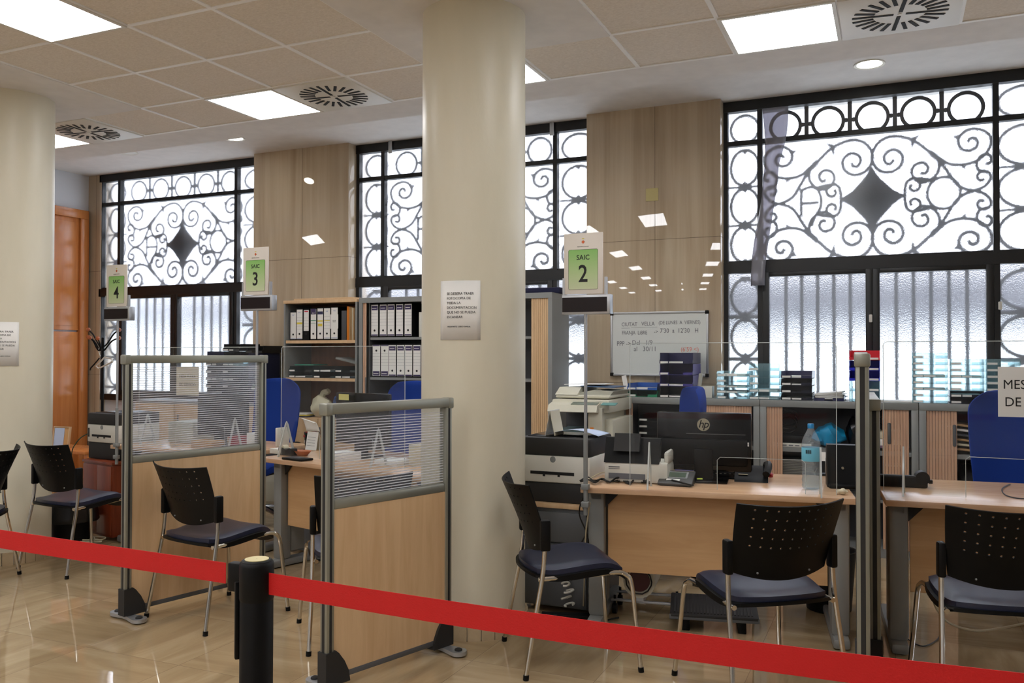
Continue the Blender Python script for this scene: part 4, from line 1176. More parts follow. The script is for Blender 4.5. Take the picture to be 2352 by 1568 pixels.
o = MB().prism([(-.16, 0), (.16, 0), (.02, .09), (-.05, .085)], 'x', 0, .003) if False else MB().box(-.16, .16, 0, .22, 0, .05, .01)
o = o.build('navy_folder', m_navyf); o.location = (U(1245, 660).x-.05, YT+.12, zb+.001); tag(o, 'navy folder lying on top of the tall tambour cabinet right of the column', 'folder')

def binder(spine, body, W, H, D=.28, logo=True, flip=False, lines=True):
    t = thing('ring_binder', 'x', 'binder')
    MB().box(0, W, 0, D, 0, H, .002).build('cover', body, t)
    lb = MB().box(.004, W-.004, -.0012, .0, .012, H-.012).build('spine_label', spine, t)
    zr_ = H*.20 if not flip else H*.80
    MB().lathe([(.0095, -.001), (.0095, .001), (.001, .0012)], seg=14).xf(Matrix.Translation((W/2, -.0022, zr_)) @ Matrix.Rotation(PI/2, 4, 'X')).build('finger_hole', m_dark, lb)
    if logo:
        z0 = H*.80 if not flip else H*.05
        MB().box(.008, W-.008, -.002, -.001, z0, z0+H*.13).build('logo_block', m_purple, lb)
        MB().box(.014, W-.02, -.0026, -.0018, z0+H*.05, z0+H*.065, 0, Matrix.Translation((0, 0, 0))).build('logo_mark', m_paper, lb)
        z1 = H*.045 if not flip else H*.93
        MB().box(.006, W-.006, -.002, -.001, z1, z1+.012).build('base_band', m_purple, lb)
    if lines:
        q = MB()
        for k in range(5): q.box(.006, W-.006, -.0018, -.0011, H*(.35+.09*k), H*(.35+.09*k)+.0012)
        q.build('ruled_line', m_ink2, lb)
    return t
# matching binders in unit B
rowy = [(692, 771, [(855.5, 868), (875, 888), (893, 906), (912.5, 925.5), (932, 945.5)]), (787, 864.5, [(859, 873), (878, 891.5), (896, 909.5), (915, 928), (933, 946), (952, 965), (970.5, 984)])]
proto = {}
for r, (y0_, y1_, xs) in enumerate(rowy):
    zsh = sB[r]
    for k, (p0, p1) in enumerate(xs):
        flip = (r == 1 and k < 2)
        a_, b_ = U(p0-2.3, 800, YT+.06).x, U(p1+2.3, 800, YT+.06).x
        H = zB(y0_)-zB(y1_)+.0
        key = (r, flip)
        if key not in proto: proto[key] = binder(m_paper, m_black, b_-a_, H, flip=flip); o = proto[key]
        else: o = copy_tree(proto[key])
        nm = ['leftmost', 'second', 'third', 'fourth', 'fifth', 'sixth', 'seventh'][k]
        lb = '%s%s black and white binder, %s shelf of tall tambour cabinet' % (nm, ' from left' if k else '', 'top' if r == 0 else 'second')
        if flip: lb = lb.replace('black and white binder', 'upside-down binder')
        place(o, (a_, YT+.05, zsh+.001), 0, lb, 'matching binders in the tambour cabinet')
a_ = U(954, 740).x; o = MB().box(0, .20, 0, .25, 0, .22, .003).build('archive_box', m_white); o.location = (a_, YT+.06, sB[0]+.001); tag(o, 'pale archive box on the top shelf beside the last binder', 'box')
o = MB().box(0, .30, 0, .25, 0, .24, .003).build('archive_box', m_inner); o.location = (U(1000, 740).x+.03, YT+.06, sB[0]+.001); tag(o, 'dark archive box on the top shelf behind the column', 'box')
# seven assorted binders in unit A
spec = [(666.5, 680, 713, m_paper, m_black, 'white binder, leftmost and shortest on the open shelf'),
        (681, 694.5, 706.5, m_paper, m_black, 'white binder with yellow note, second on the open shelf'),
        (697, 709, 708, m_paper, m_black, 'black binder with red framed label, third on the open shelf'),
        (713, 726, 706.5, m_paper, m_black, 'binder with green handwriting and navy A to Z head, on the open shelf'),
        (728.5, 742, 705, m_paper, m_black, 'binder with yellow patch under a blue square, on the open shelf'),
        (743.5, 758, 705, m_paper, m_black, 'plain white binder with blue foot line, sixth on the open shelf'),
        (760, 775.5, 704, m_paper, m_black, 'white binder with large handwritten label, rightmost on the open shelf')]
for k, (p0, p1, yt_, sp_, bd, lb) in enumerate(spec):
    a_, b_ = U(p0, 740, YT+.05).x, U(p1+1, 740, YT+.05).x; H = U(720, yt_).z-zA1
    o = binder(sp_, bd, b_-a_, H, logo=False, lines=(k in (1, 2, 5))); W_ = b_-a_
    place(o, (a_, YT+.05, zA1+.001), 0, lb, 'assorted binders on the open shelf')
    sl = [c for c in kids(o) if c.name.startswith('spine_label')][0]
    def blk(z0, z1, m, x0=.006, x1=None): MB().box(x0, x1 or W_-.006, -.0024, -.0015, H*z0, H*z1).build('printed_block', m, sl)
    if k in (0, 1, 5, 6): text('A-Z', .014, m_trb, sl, (W_/2, -.002, H*.87), 'lettering'); blk(.06, .07, m_trb)
    if k == 1: blk(.50, .56, m_yellow)
    if k == 2: MB().box(.0, W_, -.0025, -.0012, 0, H*.30).build('lower_cover', m_black, sl); blk(.90, .93, m_trred, .012, W_-.012)
    if k == 3: blk(.80, .97, m_purple); blk(.60, .62, m_trg); blk(.52, .53, m_trg); text('A-Z', .016, m_paper, sl, (W_/2, -.0032, H*.84), 'lettering')
    if k == 4: blk(.78, .87, m_trn); blk(.42, .50, m_yellow, .01, W_-.012); blk(.56, .60, m_yellow)
    if k == 5: blk(.58, .60, m_yellow)
    if k == 6: MB().box(-.003, W_+.003, -.0035, -.0018, H*.34, H*.76).build('stuck_label', m_paper, sl); text('ALTAS\nBAJAS', .012, m_ink, sl, (W_/2, -.0042, H*.56), 'handwriting')
for k, (p0, p1, h, m, lb) in enumerate(((777, 788, .27, m_inner, 'dark grey box file between the binders and the folders'), (789.5, 791.5, .31, m_orange, 'upright bright orange folder'), (792, 794, .31, m_orange, 'orange folder standing behind the bright one'),
        (795, 797, .305, m_tan, 'upright tan folder next to the orange ones'), (798, 800, .30, m_tan, 'second tan folder from the orange ones'), (801, 803, .295, m_paper2, 'cream folder among the tan ones'), (804, 806.3, .29, m_tan, 'rightmost tan folder on the open shelf'))):
    a_, b_ = U(p0, 740).x, U(p1, 740).x
    o = MB().box(0, b_-a_, 0, .26, 0, h, .001).build('file_folder', m); o.location = (a_, YT+.05, zA1+.001); tag(o, lb, 'folder', 'upright folders on the open shelf')
# trays and papers on second shelf
cxA = (xa+xb)/2
for c_, (x_, nm) in enumerate(((xa+.165, 'left'), (xa+.165+.285, 'middle'), (xb-.145, 'right'))):
    for r in range(2):
        tray((x_, YT+.04, zA2+.001+.055*r), 0, m_trsmoke, 'smoked letter tray, %s of the %s pair on the open unit' % (('lower', 'upper')[r], nm), 'smoked trays on the open unit', W=.265 if c_ < 2 else .24, H=.052, paper=m_paper if (r+c_) % 2 == 0 else None)
o = MB().box(-.11, .11, 0, .22, 0, .012, .002).build('file_folder', m_petrol); o.location = (xa+.19, YT+.06, zA2+.114); tag(o, 'green folder lying on the left smoked trays', 'folder')
o = MB().box(-.13, .12, 0, .22, 0, .02, .002, Matrix.Rotation(.2, 4, 'Y')).build('magazine_pile', P('magazine_grey', (120, 122, 118), .5)); o.location = (xb-.15, YT+.06, zA2+.150); tag(o, 'tilted grey magazines on the right smoked trays', 'magazines')
# bags on third shelf
p = U(712, 945); 
t = thing('carrier_bag', 'knotted cream plastic bag on the lower shelf of the open unit', 'bag', (p.x+.03, YT+.14, zA3))
o = blob('bag_body', m_plbag, (0, 0, .10), (.11, .09, .10), 'x', 'x', 11); del o['label'], o['category']; o.parent = t
q = MB(); q.tube(smooth_pts([(0, 0, .18), (.02, 0, .23), (.05, .01, .235), (.07, .01, .25)], 4), .028, 8, taper=None); o = q.build('bag_neck', m_plbag, t)
p = U(758, 945); blob('patterned_bag', m_floral, (p.x+.03, YT+.13, zA3+.10), (.10, .08, .10), 'blue patterned cloth bag right of the cream bag', 'bag', 12)
p = U(685, 955)
for k, (m, nm) in enumerate(((m_navyf, 'navy'), (m_yellow, 'yellow'), (m_paper, 'white'))):
    o = MB().box(-.10, .10, 0, .24, 0, .010, .002, Matrix.Rotation(.08*k, 4, 'Z')).build('file_folder', m); o.location = (p.x-.03, YT+.0+.02, zA3+.001+.011*k); tag(o, nm+' folder in the small pile left of the cream bag', 'folder', 'folders left of the cream bag')
# grey pedestal with green tray left of the open unit
XQ1 = at(612, 850, Y=6.72).x
p0, p1 = at(618, 893, Y=6.75), at(650, 893, Y=6.75)
t = thing('filing_cabinet', 'pale grey filing cabinet left of the open shelving unit', 'cabinet', (XQ1+.05, 6.50, 0)); Wf = xa-.01-(XQ1+.05); zf = p0.z
MB().box(0, Wf, .02, .45, 0, zf, .004).build('carcass', m_cream2, t)
for k in range(3):
    d = MB().box(.01, Wf-.01, 0, .022, .04+k*(zf-.06)/3, .03+(k+1)*(zf-.06)/3, .003).build('drawer', m_cream2, t)
    MB().box(Wf/2-.05, Wf/2+.05, -.012, .002, .03+(k+1)*(zf-.06)/3-.06, .03+(k+1)*(zf-.06)/3-.045, .003).build('handle', m_dkgrey, d)
tray((p1.x-.09, 6.54, zf+.001), 0, P('dark_green_tray', (10, 70, 48), .4), 'dark green letter tray on the grey filing cabinet', 'letter trays', W=.24, H=.055)

# navy tray stack in front of left window (low cabinet under the left window)
xq0, xq1 = at(482, 850, Y=6.72).x, at(612, 850, Y=6.72).x
t = thing('low_cupboard', 'low grey cupboard under the left window carrying dark trays', 'cabinet', (xq0-.9, 6.60, 0)); Wq = PAx0+.0-(xq0-.9)
Wq = xq1-(xq0-.9)+.02
MB().box(0, Wq, .02, .42, 0, .95, .004).build('carcass', m_grey, t)
for k in range(3): 
    d = MB().box(.01+k*Wq/3, (k+1)*Wq/3-.005, 0, .02, .06, .92, .003).build('door', m_beech, t); MB().box(.05+k*Wq/3, .062+k*Wq/3, -.014, .001, .7, .82, .003).build('handle', m_dkgrey, d)
g_ = 'dark trays under the left window'
xs_ = [xq0+.13, xq0+.13+.215]
nst = ('left', 'right')
for c_, x_ in enumerate(xs_):
    n_ = 7 if c_ == 0 else 8
    for k in range(n_):
        m = (m_trn if k == n_-1 else m_trd) if c_ == 0 else (m_trk if k == n_-1 else (m_trclear if k == n_-3 else m_trd))
        tray((x_, 6.64, .951+.0725*k+(.0 if c_ == 0 else .0)), 0, m, '%s letter tray, %s, %s dark stack by left window' % ('black' if m == m_trk else ('clear' if m == m_trclear else 'navy'), 'topmost' if k == n_-1 else ORD[k]+(' from the bottom' if k else ''), nst[c_]), g_, W=.21, H=.07, paper=m_paper if k % 2 else None)
t2 = tray((xq1-.09, 6.645, 1.44), 0, m_trk, 'black tray overhanging at the right of the dark stacks', g_, W=.20, H=.07, tagmat=None)
o = MB().box(-.085, .085, 0, .27, 0, .488, .004).build('archive_box', m_navyf); o.location = (xq1-.09, 6.66, .951); tag(o, 'upright navy box file rack carrying the overhanging black tray', 'box')

# ================================================================ COPIER
YK = 5.96
pc0, pc1 = at(1268, 1000, Y=YK), at(1420, 1000, Y=YK)
t = thing('photocopier', 'large cream office photocopier between the tall cabinet and the low cabinets', 'photocopier', (pc0.x, YK, 0)); W = pc1.x-pc0.x-.05
def cz(py, Y=YK): return at(1340, py, Y=Y).z
MB().box(.0, W*.86, .0, .60, .05, cz(1000), .01).build('cabinet_body', m_cream, t)
for k in range(3):
    z1 = cz(1045)-.02-.19*k; d = MB().box(.01, W*.62, -.012, .004, z1-.17, z1, .006).build('paper_drawer', m_cream, t); MB().box(.14, .30, -.02, -.010, z1-.05, z1-.03, .004).build('handle', m_cream2, d)
MB().box(W*.62, W*.86, -.02, .55, cz(997), cz(935)+.0, .01).build('front_cover', m_cream, t)
MB().box(W*.84, W*.99, .05, .58, cz(1020)-.2, cz(962), .012).build('duplex_door', m_cream, t)
MB().box(.0, W*.62, .30, .60, cz(1000), cz(948), .004).build('output_well', m_inner, t)
q = MB(); q.prism([(-.03, cz(1000)+.002), (.40, cz(1000)+.002), (.42, cz(985)), (.0, cz(992))], 'x', .02, W*.60); q.build('output_tray', P('tray_teal_grey', (96, 118, 122), .5), t)
q = MB(); q.box(-.01, W*.95, .02, .62, cz(948), cz(918), .012); q.build('scanner_body', m_cream, t)
q = MB(); q.prism([(-.07, cz(945)), (.03, cz(945)-.01), (.03, cz(924)), (-.05, cz(930))], 'x', -.01, W*.80); cp = q.build('control_panel', m_cream, t)
q = MB(); tm = Matrix.Translation((0, -.05, cz(930)+.001)) @ Matrix.Rotation(math.atan2(cz(924)-cz(930), .08), 4, 'X'); q.box(.16, .36, .012, .072, 0, .003, 0, tm); q.build('screen', m_lcd, cp); MB().box(.39, .50, .012, .072, 0, .004, 0, tm).build('keypad', P('keypad_teal', (96, 150, 146), .5), cp)
q = MB(); q.box(0, W*.93, .06, .60, cz(916), cz(908), .015); q.build('platen_lid', m_cream, t)
q = MB(); q.prism([(.06, cz(908)), (.58, cz(908)), (.56, cz(893)), (.16, cz(891))], 'x', .0, W*.38); q.build('document_feeder', m_cream, t)
q = MB(); q.prism([(W*.38, cz(908)), (W*.9, cz(908)), (W*.95, cz(899)), (W*.6, cz(897)), (W*.38, cz(903))], 'y', .12, .56); q.build('feeder_tray', m_cream2, t)
MB().box(W*.36, W*.92, .16, .50, 0, .006, .0, Matrix.Translation((0, 0, cz(894)+.02)) @ Matrix.Rotation(.03, 4, 'Y')).build('paper_guide', P('slate_blue_guide', (70, 96, 130), .5), t)
MB().box(W*.66, W*.72, -.022, -.019, cz(984), cz(980)).build('printed_mark', m_orange, t); MB().box(W*.70, W*.78, -.022, -.019, cz(993), cz(986)).build('sticker', m_pink, t)
o = MB().box(W*.30, W*.44, -.014, -.011, cz(1018), cz(1003)).build('sticker', m_paper, t)
q = MB(); q.prism([(.47, cz(1028)), (.53, cz(1028)), (.54, cz(1014)), (.50, cz(1018))], 'y', -.026, -.013); q.xf(Matrix.Translation((0, 0, 0))).build('sticker', P('green_sticker', (60, 150, 60), .5), t)
q = MB()
for x in (.06, W*.8):
    for y in (.06, .54): q.cyl((x-.015, y, .026), (x+.015, y, .026), .026)
q.build('caster', m_black, t)
o = MB().box(.02, .34, 0, .24, 0, .003, 0, Matrix.Rotation(-.02, 4, 'Y')).build('loose_sheet', m_paper); o.location = (pc0.x, YK+.2, cz(890)+.012); tag(o, 'white sheet lying on the copier document feeder', 'paper')

# ================================================================ PRINTER ZONE LEFT OF DESK TWO
zp = .60
pe0 = at(1215, 1162, Z=zp); pe1 = at(1345, 1170, Z=zp)
t = thing('pedestal', 'grey pedestal with beech top under the laser printer by the column', 'pedestal', (-1.93, 4.45, 0), 0)
x0 = 0.0; Wp = .40
MB().box(x0, x0+Wp, .02, .60, .03, zp-.025, .004).build('carcass', m_dkgrey, t)
MB().box(x0-.02, x0+Wp+.02, -.0, .62, zp-.025, zp, .003).build('top_board', m_beech, t)
for k in range(3): 
    d = MB().box(x0+.005, x0+Wp-.005, .004, .02, .04+.175*k, .205+.175*k, .003).build('drawer', m_dkgrey, t)
def printer(loc, rz, W, D, label, lid=True, Hc=.11, Hb=.15, Ht=.10):
    t = thing('laser_printer', label, 'printer', loc, rz)
    MB().box(0, W, .01, D, 0, Hc, .008).build('paper_cassette', m_soft, t)
    b = MB().box(0, W, 0, D, Hc, Hc+Hb, .01).build('body', m_white, t)
    q = MB(); q.box(W*.16, W*.78, -.002, .01, Hc+.045, Hc+.062); q.box(W*.34, W*.37, -.004, .006, Hc+.035, Hc+.05); q.box(W*.55, W*.58, -.004, .006, Hc+.035, Hc+.05); q.build('paper_slot', m_dark, b)
    MB().lathe([(.018, -.001), (.016, .002), (.004, .002)], seg=16).xf(Matrix.Translation((W*.48, -.0, Hc+Hb-.02)) @ Matrix.Rotation(PI/2, 4, 'X')).build('button', m_grey, b)
    q = MB(); q.box(-.003, .002, .1, .16, Hc+.03, Hc+.06); q.box(.012, .028, -.0015, .003, Hc+.04, Hc+.11); q.build('port', m_dark, b)
    MB().box(0, W, 0, D, Hc+Hb, Hc+Hb+Ht, .012).build('upper_housing', m_soft, t)
    q = MB(); q.box(.03, W-.06, .05, D-.05, Hc+Hb+Ht-.004, Hc+Hb+Ht+.004, .002); q.build('output_tray', m_blackg, t)
    return t
printer((-1.94, 4.475, zp+.001), 0, .42, .40, 'white and black laser printer on the pedestal beside the centre column')
zpt = zp+.361+.005
o = MB()
o.grid(lambda u, v: (u*.30, v*.21, .006+.03*math.sin(u*PI)*(1-.3*v)), 10, 4); o = o.build('paper_sheet', m_bluepaper, None, True, .001); o.location = (-1.80, 4.56, zpt); tag(o, 'curled pale blue sheet on top of the laser printer', 'paper')
p = at(1265, 1025, Y=4.56)
t = thing('desk_calendar', 'tent desk calendar standing on the laser printer', 'calendar', (p.x, 4.62, zpt))
for s_ in (-1, 1): 
    q = MB(); q.box(-.001, .001, -.075, .075, 0, .145, 0, Matrix.Translation((s_*.028, 0, 0)) @ Matrix.Rotation(-s_*.2, 4, 'Y')); q.build('calendar_page', m_paper2 if s_ > 0 else m_paper, t)
q = MB(); q.box(-.0022, -.0012, -.06, .06, .01, .07, 0, Matrix.Translation((-.028, 0, 0)) @ Matrix.Rotation(.2, 4, 'Y')); q.build('picture', m_pink, t)
# inkjet printer seen from behind on desk two
p0 = at(1350, 1098, Y=4.66)
t = thing('inkjet_printer', 'white printer with black paper support at the left end of desk two', 'printer', (-1.43, 4.44, .741), math.radians(5)); t.scale = (.86, 1, 1)
b = MB().box(0, .40, 0, .27, 0, .115, .02).build('body', m_white, t)
q = MB(); q.prism([(-.002, .105), (.05, .11), (.10, .235), (.06, .235)], 'x', .0, .345); q.build('rear_flap', m_black, t)
q = MB(); q.prism([(-.015, .17), (.02, .17), (.05, .255), (.02, .262)], 'x', .065, .225); q.build('paper_support', m_soft, t)
MB().box(.37, .40, .02, .26, .10, .17, .015).build('side_tower', m_white, t)
q = MB(); q.box(.03, .10, -.002, .003, .08, .086); q.box(.03, .10, -.002, .003, .072, .075); q.box(.03, .26, -.002, .002, .02, .05); q.build('label_print', m_ink2, b)
# cables on desk two
def cable(pts, r, mat, label, n=5, name='cable'):
    q = MB(); q.tube(smooth_pts(pts, n), r, 6); o = q.build(name, mat); return tag(o, label, 'cable')
rnd = random.Random(2)
dp = [at(1335+8*k, 1108+5*math.sin(k*1.9), Z=.742) for k in range(22)]
q = MB()
for s_ in range(5):
    pts = [(v.x+rnd.uniform(-.006, .006), v.y+rnd.uniform(-.02, .02), .747+abs(rnd.gauss(0, .008))) for v in dp[::2]]
    q.tube(smooth_pts(pts, 4), .0032, 6)
o = q.build('cable_tangle', m_cable); tag(o, 'tangle of black cables at the left end of desk two', 'cable')
cable([(dp[2].x, dp[2].y-.0, .75), (dp[6].x, dp[6].y+.02, .785), (dp[12].x, dp[12].y+.02, .78), (dp[20].x, dp[20].y, .75)], .003, m_wcable, 'beige cable lying over the black cable tangle')
cable([(-1.455, 4.21, .72), (-1.50, 4.24, .60), (-1.47, 4.30, .45), (-1.49, 4.35, .2), (-1.47, 4.42, .02)], .004, m_cable, 'black cable hanging down beside the left leg of desk two')
cable([(-1.44, 4.24, .66), (-1.47, 4.26, .5), (-1.50, 4.33, .3), (-1.55, 4.45, .06)], .004, m_wcable, 'beige cable hanging beside the left leg of desk two')

# ================================================================ DESK TWO ITEMS
def mon(loc, rz, W, H, D, z0, label, base=True):
    t = thing('monitor', label, 'monitor', loc, rz)
    MB().box(-W/2, W/2, 0, D, z0, z0+H, .008).build('housing', m_blackg, t)
    q = MB(); q.box(-W/2+.02, W/2-.02, -.012, .004, z0+.03, z0+H*.55, .01); q.build('rear_cover', m_black, t)
    MB().box(-W/2+.01, W/2-.01, D-.001, D+.002, z0+.015, z0+H-.015).build('screen', m_dark, t)
    if base:
        MB().box(-.05, .05, -.02, .02, .01, z0+.12, .006).build('stand_neck', m_black, t)
        MB().box(-.13, .13, -.09, .10, 0, .014, .004).build('stand_base', m_blackg, t)
    return t
pl, pr = at(1508, 1105, Z=.80), at(1727, 1105, Z=.80)
pl = at(1508, 1000, Y=4.66); pr = at(1727, 1000, Y=4.72); Wm = (pr-pl).length-.005; zt = at(1617, 947, Y=4.69).z; 
c_ = (pl+pr)/2; z0 = .055
t = mon((c_.x, c_.y, .741), math.atan2(pr.y-pl.y, pr.x-pl.x), Wm, zt-.741-z0, .035, z0, 'large black monitor seen from behind on desk two, round silver badge')
k_ = FPX/4.75
lz = z0+(zt-.741-z0)*.79
MB().cyl((0, -.001, lz), (0, .003, lz), .034, seg=32).build('badge', m_gold, t)
text('hp', .058, m_black, t, (.0, -.0016, lz+.002), 'logo', shear=.25, bold=.0006, spacing=.9)
q = MB()
for a_, b_ in ((0, 0), (.011, 0), (0, .011), (.011, .011)): q.box(Wm/2-.034+a_, Wm/2-.024+a_, -.001, .001, z0+(zt-.741-z0)*.44+b_, z0+(zt-.741-z0)*.44+b_+.010)
q.build('logo_sticker', m_paper, t)
MB().box(-Wm/2+.16, Wm/2-.03, -.0135, -.0125, z0+.20, z0+.2015).build('seam', m_grey, t)
# device in front: folded keyboard stand
p = at(1672, 1100, Z=.742)
t = thing('document_stand', 'black tilted document stand before the monitor on desk two', 'stand', (p.x, p.y+.02, .741), math.radians(7))
MB().box(-.14, .125, 0, .010, 0, .125, .008, Matrix.Rotation(-.15, 4, 'X')).build('panel', m_blackg, t)
MB().box(-.14, .125, -.01, .05, 0, .008, .002).build('base', m_black, t)
q = MB()
for k in range(10): q.box(-.12+.024*k, -.108+.024*k, -.006, -.0045, .028, .0295)
q.build('port_row', m_gold, t)
p = at(1600, 1108, Z=.742); t = thing('tablet_pad', 'flat black pad with a yellow-green note at the foot of the monitor', 'pad', (p.x, p.y+.02, .741), math.radians(7))
MB().box(-.10, .11, -.03, .08, 0, .010, .003).build('pad', P('navy_black', (14, 16, 26), .25), t)
MB().box(.0, .03, .01, .03, .010, .02, .003, Matrix.Rotation(.2, 4, 'Z')).build('sticky_note', P('lime_note', (205, 220, 90), .7), t)
# signature pad
p = at(1550, 1116, Z=.742)
t = thing('signature_pad', 'grey signature pad with pen and small display on desk two', 'signature pad', (p.x, p.y, .742), math.radians(2))
tilt = Matrix.Rotation(.42, 4, 'X')
q = MB(); q.box(-.092, .088, 0, .135, 0, .014, .005, tilt); b = q.build('housing', m_dkgrey, t)
b.data.materials[0] = P('pad_grey', (62, 62, 62), .45)
MB().box(-.062, .055, .055, .118, .0135, .0155, 0, tilt).build('display_frame', m_alu2, b); MB().box(-.052, .045, .063, .110, .015, .0165, 0, tilt).build('display', m_lcd, b)
MB().box(-.05, .02, .03, .046, .0135, .015, 0, tilt).build('paper_label', m_paper, b)
q = MB(); q.cyl((-.02, .02, .028), (.10, -.015, .010), .005, .0035, 10); q.build('pen', m_black, t)
q = MB(); q.tube(smooth_pts([(-.02, .02, .028), (-.09, .03, .02), (-.10, .08, .03), (-.06, .13, .05)], 5), .002, 6); q.build('pen_cord', m_cable, t)
q = MB(); q.prism([(0, 0), (.13, 0), (.13, .05)], 'x', -.08, .08); q.build('wedge_foot', m_black, t)
# phone
p = at(1725, 1108, Z=.742)
t = thing('desk_phone', 'black desk telephone right of the monitor on desk two', 'telephone', (p.x, p.y+.02, .741), math.radians(7))
q = MB(); q.prism([(0, 0), (.17, 0), (.17, .07), (.02, .025)], 'x', -.09, .085); q.build('body', m_black, t)
q = MB(); q.tube(smooth_pts([(.075, .0, .045), (.085, .05, .07), (.085, .12, .085), (.075, .17, .075)], 4), .02, 8); q.build('handset', m_black, t)
MB().box(-.07, -.02, .03, .05, .035, .037).build('paper_label', m_paper2, t)
p = at(1760, 1100, Z=.742); blob('red_item', P('red_gloss', (170, 16, 24), .3), (p.x+.01, p.y+.06, .757), (.022, .02, .014), 'small red rounded item behind the telephone', 'item', 2)
# bottle
p = at(1861, 1126, Z=.741)
t = thing('water_bottle', 'large clear plastic water bottle with cyan label and blue cap', 'bottle', (p.x, p.y+.05, .7405))
R_ = .046
H_ = at(1861, 975, Y=p.y).z-.74
prof = [(.005, .004), (.030, .0), (.040, .004), (R_, .02), (R_*.93, .035), (R_, .05), (R_*.92, .066), (R_, .082), (R_*.93, .098), (R_, .115), (R_*.9, .13), (R_*.98, .145), (R_*.98, .225), (R_*1.0, .24), (R_*.92, .262), (R_*.66, .292), (R_*.38, .318), (R_*.31, .33)]
k_ = H_/.350; prof = [(r, z*k_) for r, z in prof]
MB().lathe(prof, seg=32, cap=False).build('bottle_body', m_bottle, t)
MB().lathe([(R_*.985, .152*k_), (R_*1.005, .155*k_), (R_*1.005, .222*k_), (R_*.985, .225*k_)], seg=32, cap=False).build('label', m_label, t)
q = MB(); a0 = math.atan2(-p.y, -p.x)
for k in range(9):
    an = a0-.55+k*.07; rr = R_*1.01; q.box(-.0006-(k % 3)*.0004, .0008, -.001, .001, .194*k_, .214*k_, 0, Matrix.Translation((rr*math.cos(an), rr*math.sin(an), 0)) @ Matrix.Rotation(an+PI/2, 4, 'Z'))
q.build('barcode_print', m_ink, t)
MB().lathe([(.0150, .326*k_), (.0160, .328*k_), (.0160, .348*k_), (.014, .351*k_), (.001, .351*k_)], seg=24).build('cap', m_cap, t)
W_ = CLEAR('water', (238, 245, 248), .92, .02, (210, 225, 232))
MB().lathe([(.001, .004), (.038, .006), (R_*.96, .02), (R_*.89, .035), (R_*.96, .05), (R_*.88, .066), (R_*.95, .08), (.001, .081)], seg=32, cap=False).build('water', W_, t)
# paper stand, thermal printer, tissue
p = at(1888, 1100, Z=.741)
t = thing('card_holder', 'small stand holding a white card behind the water bottle', 'card holder', (p.x+.02, p.y+.14, .741), .1)
MB().box(-.05, .05, 0, .05, 0, .012, .003).build('base', m_black, t); MB().box(-.012, .012, .02, .03, .01, .10, .002).build('stem', m_alu2, t); MB().box(-.075, .07, .01, .014, .085, .135, .0, Matrix.Rotation(-.2, 4, 'X')).build('card', m_paper, t)
p = at(1935, 1122, Z=.741)
t = thing('receipt_printer', 'small black upright device beside the aluminium post', 'device', (p.x+.0, p.y+.04, .741), .13)
q = MB(); q.prism([(0, 0), (.14, 0), (.11, .215), (.035, .215)], 'x', -.075, .085); q.build('housing', m_black, t)
q = MB(); q.cyl((0, -.004, .10), (0, .012, .10), .006); q.build('button', m_gold, t); MB().box(-.07, .08, -.05, .02, 0, .02, .006).build('foot', m_black, t)
p = at(1935, 1135, Z=.742); blob('tissue', m_paper2, (p.x, p.y-.0, .757), (.026, .018, .014), 'crumpled paper tissue on the edge of desk two', 'tissue', 21)
# ================================================================ DESK ONE ITEMS
p = at(2078, 1120, Z=.741)
t = thing('document_scanner', 'long black document scanner bar on the right desk', 'scanner', (p.x, p.y+.02, .741), .09)
MB().box(-.16, .11, 0, .07, 0, .055, .008).build('body', m_black, t)
q = MB(); q.cyl((.085, -.004, .05), (.085, .074, .05), .034, seg=24); q.build('end_drum', m_black, t); MB().box(-.15, .06, .01, .05, .055, .058).build('feed_slot', m_dark, t)
MB().box(.115, .135, .02, .05, .02, .04, .004).build('knob', m_black, t)
p = at(2352, 1128, Z=.741)
t = thing('monitor', 'black monitor cut off by the right edge of the picture', 'monitor', (.82, 4.88, .741), math.radians(14))
zt = at(2340, 962, Y=4.8).z-.741
MB().box(-.235, .24, 0, .05, .02, zt, .01).build('housing', m_blackg, t); MB().box(-.10, .10, -.06, .10, 0, .02, .005).build('stand_base', m_black, t); MB().box(-.21, .215, .049, .053, .05, zt-.03).build('screen', m_dark, t)
MB().box(-.235, .1, -.02, .0, .0, zt*.9, .01).build('rear_cover', m_black, t)
pp_ = [at(2320, 1112, Z=.744), at(2302, 1122, Z=.744), at(2308, 1136, Z=.744), at(2335, 1144, Z=.744), at(2375, 1146, Z=.744)]
cable([(v.x, v.y, .745) for v in pp_], .003, m_cable, 'black cable curling on the right desk under the monitor')
# ================================================================ DESK THREE ITEMS
R3 = math.radians(-14); o3 = Vector((-3.872, 4.560, 0))
def d3p(x, y): return (o3.x+x*math.cos(R3)-y*math.sin(R3), o3.y+x*math.sin(R3)+y*math.cos(R3), .741)
mon(d3p(.53, .43), R3, .52, .345, .03, .08, 'black monitor on desk three above the low partition')
p = d3p(.45, .42); o = MB().box(-.05, .05, -.002, 0, 0, .04).build('sticky_note', P('pale_yellow_note', (205, 196, 120), .7)); o.location = (p[0]-.07, p[1]+.003, .741+.375); o.rotation_euler = (0, 0, R3); tag(o, 'yellow note stuck to the back of the monitor on desk three', 'note')
def pd(px, py): v = at(px, py, Z=.741); return v
p = pd(645, 1046)
t = thing('tape_dispenser', 'black tape dispenser on desk three beside the bowl', 'tape dispenser', (p.x, p.y+.03, .741), R3)
q = MB(); q.prism([(-.06, 0), (.085, 0), (.08, .045), (.06, .05), (.02, .035), (-.02, .05), (-.05, .058), (-.06, .04)], 'y', 0, .05); q.build('body', m_soft, t)
q = MB(); q.cyl((-.025, .005, .042), (-.025, .045, .042), .024, seg=20); q.build('tape_roll', m_paper2, t)
p = pd(688, 1047)
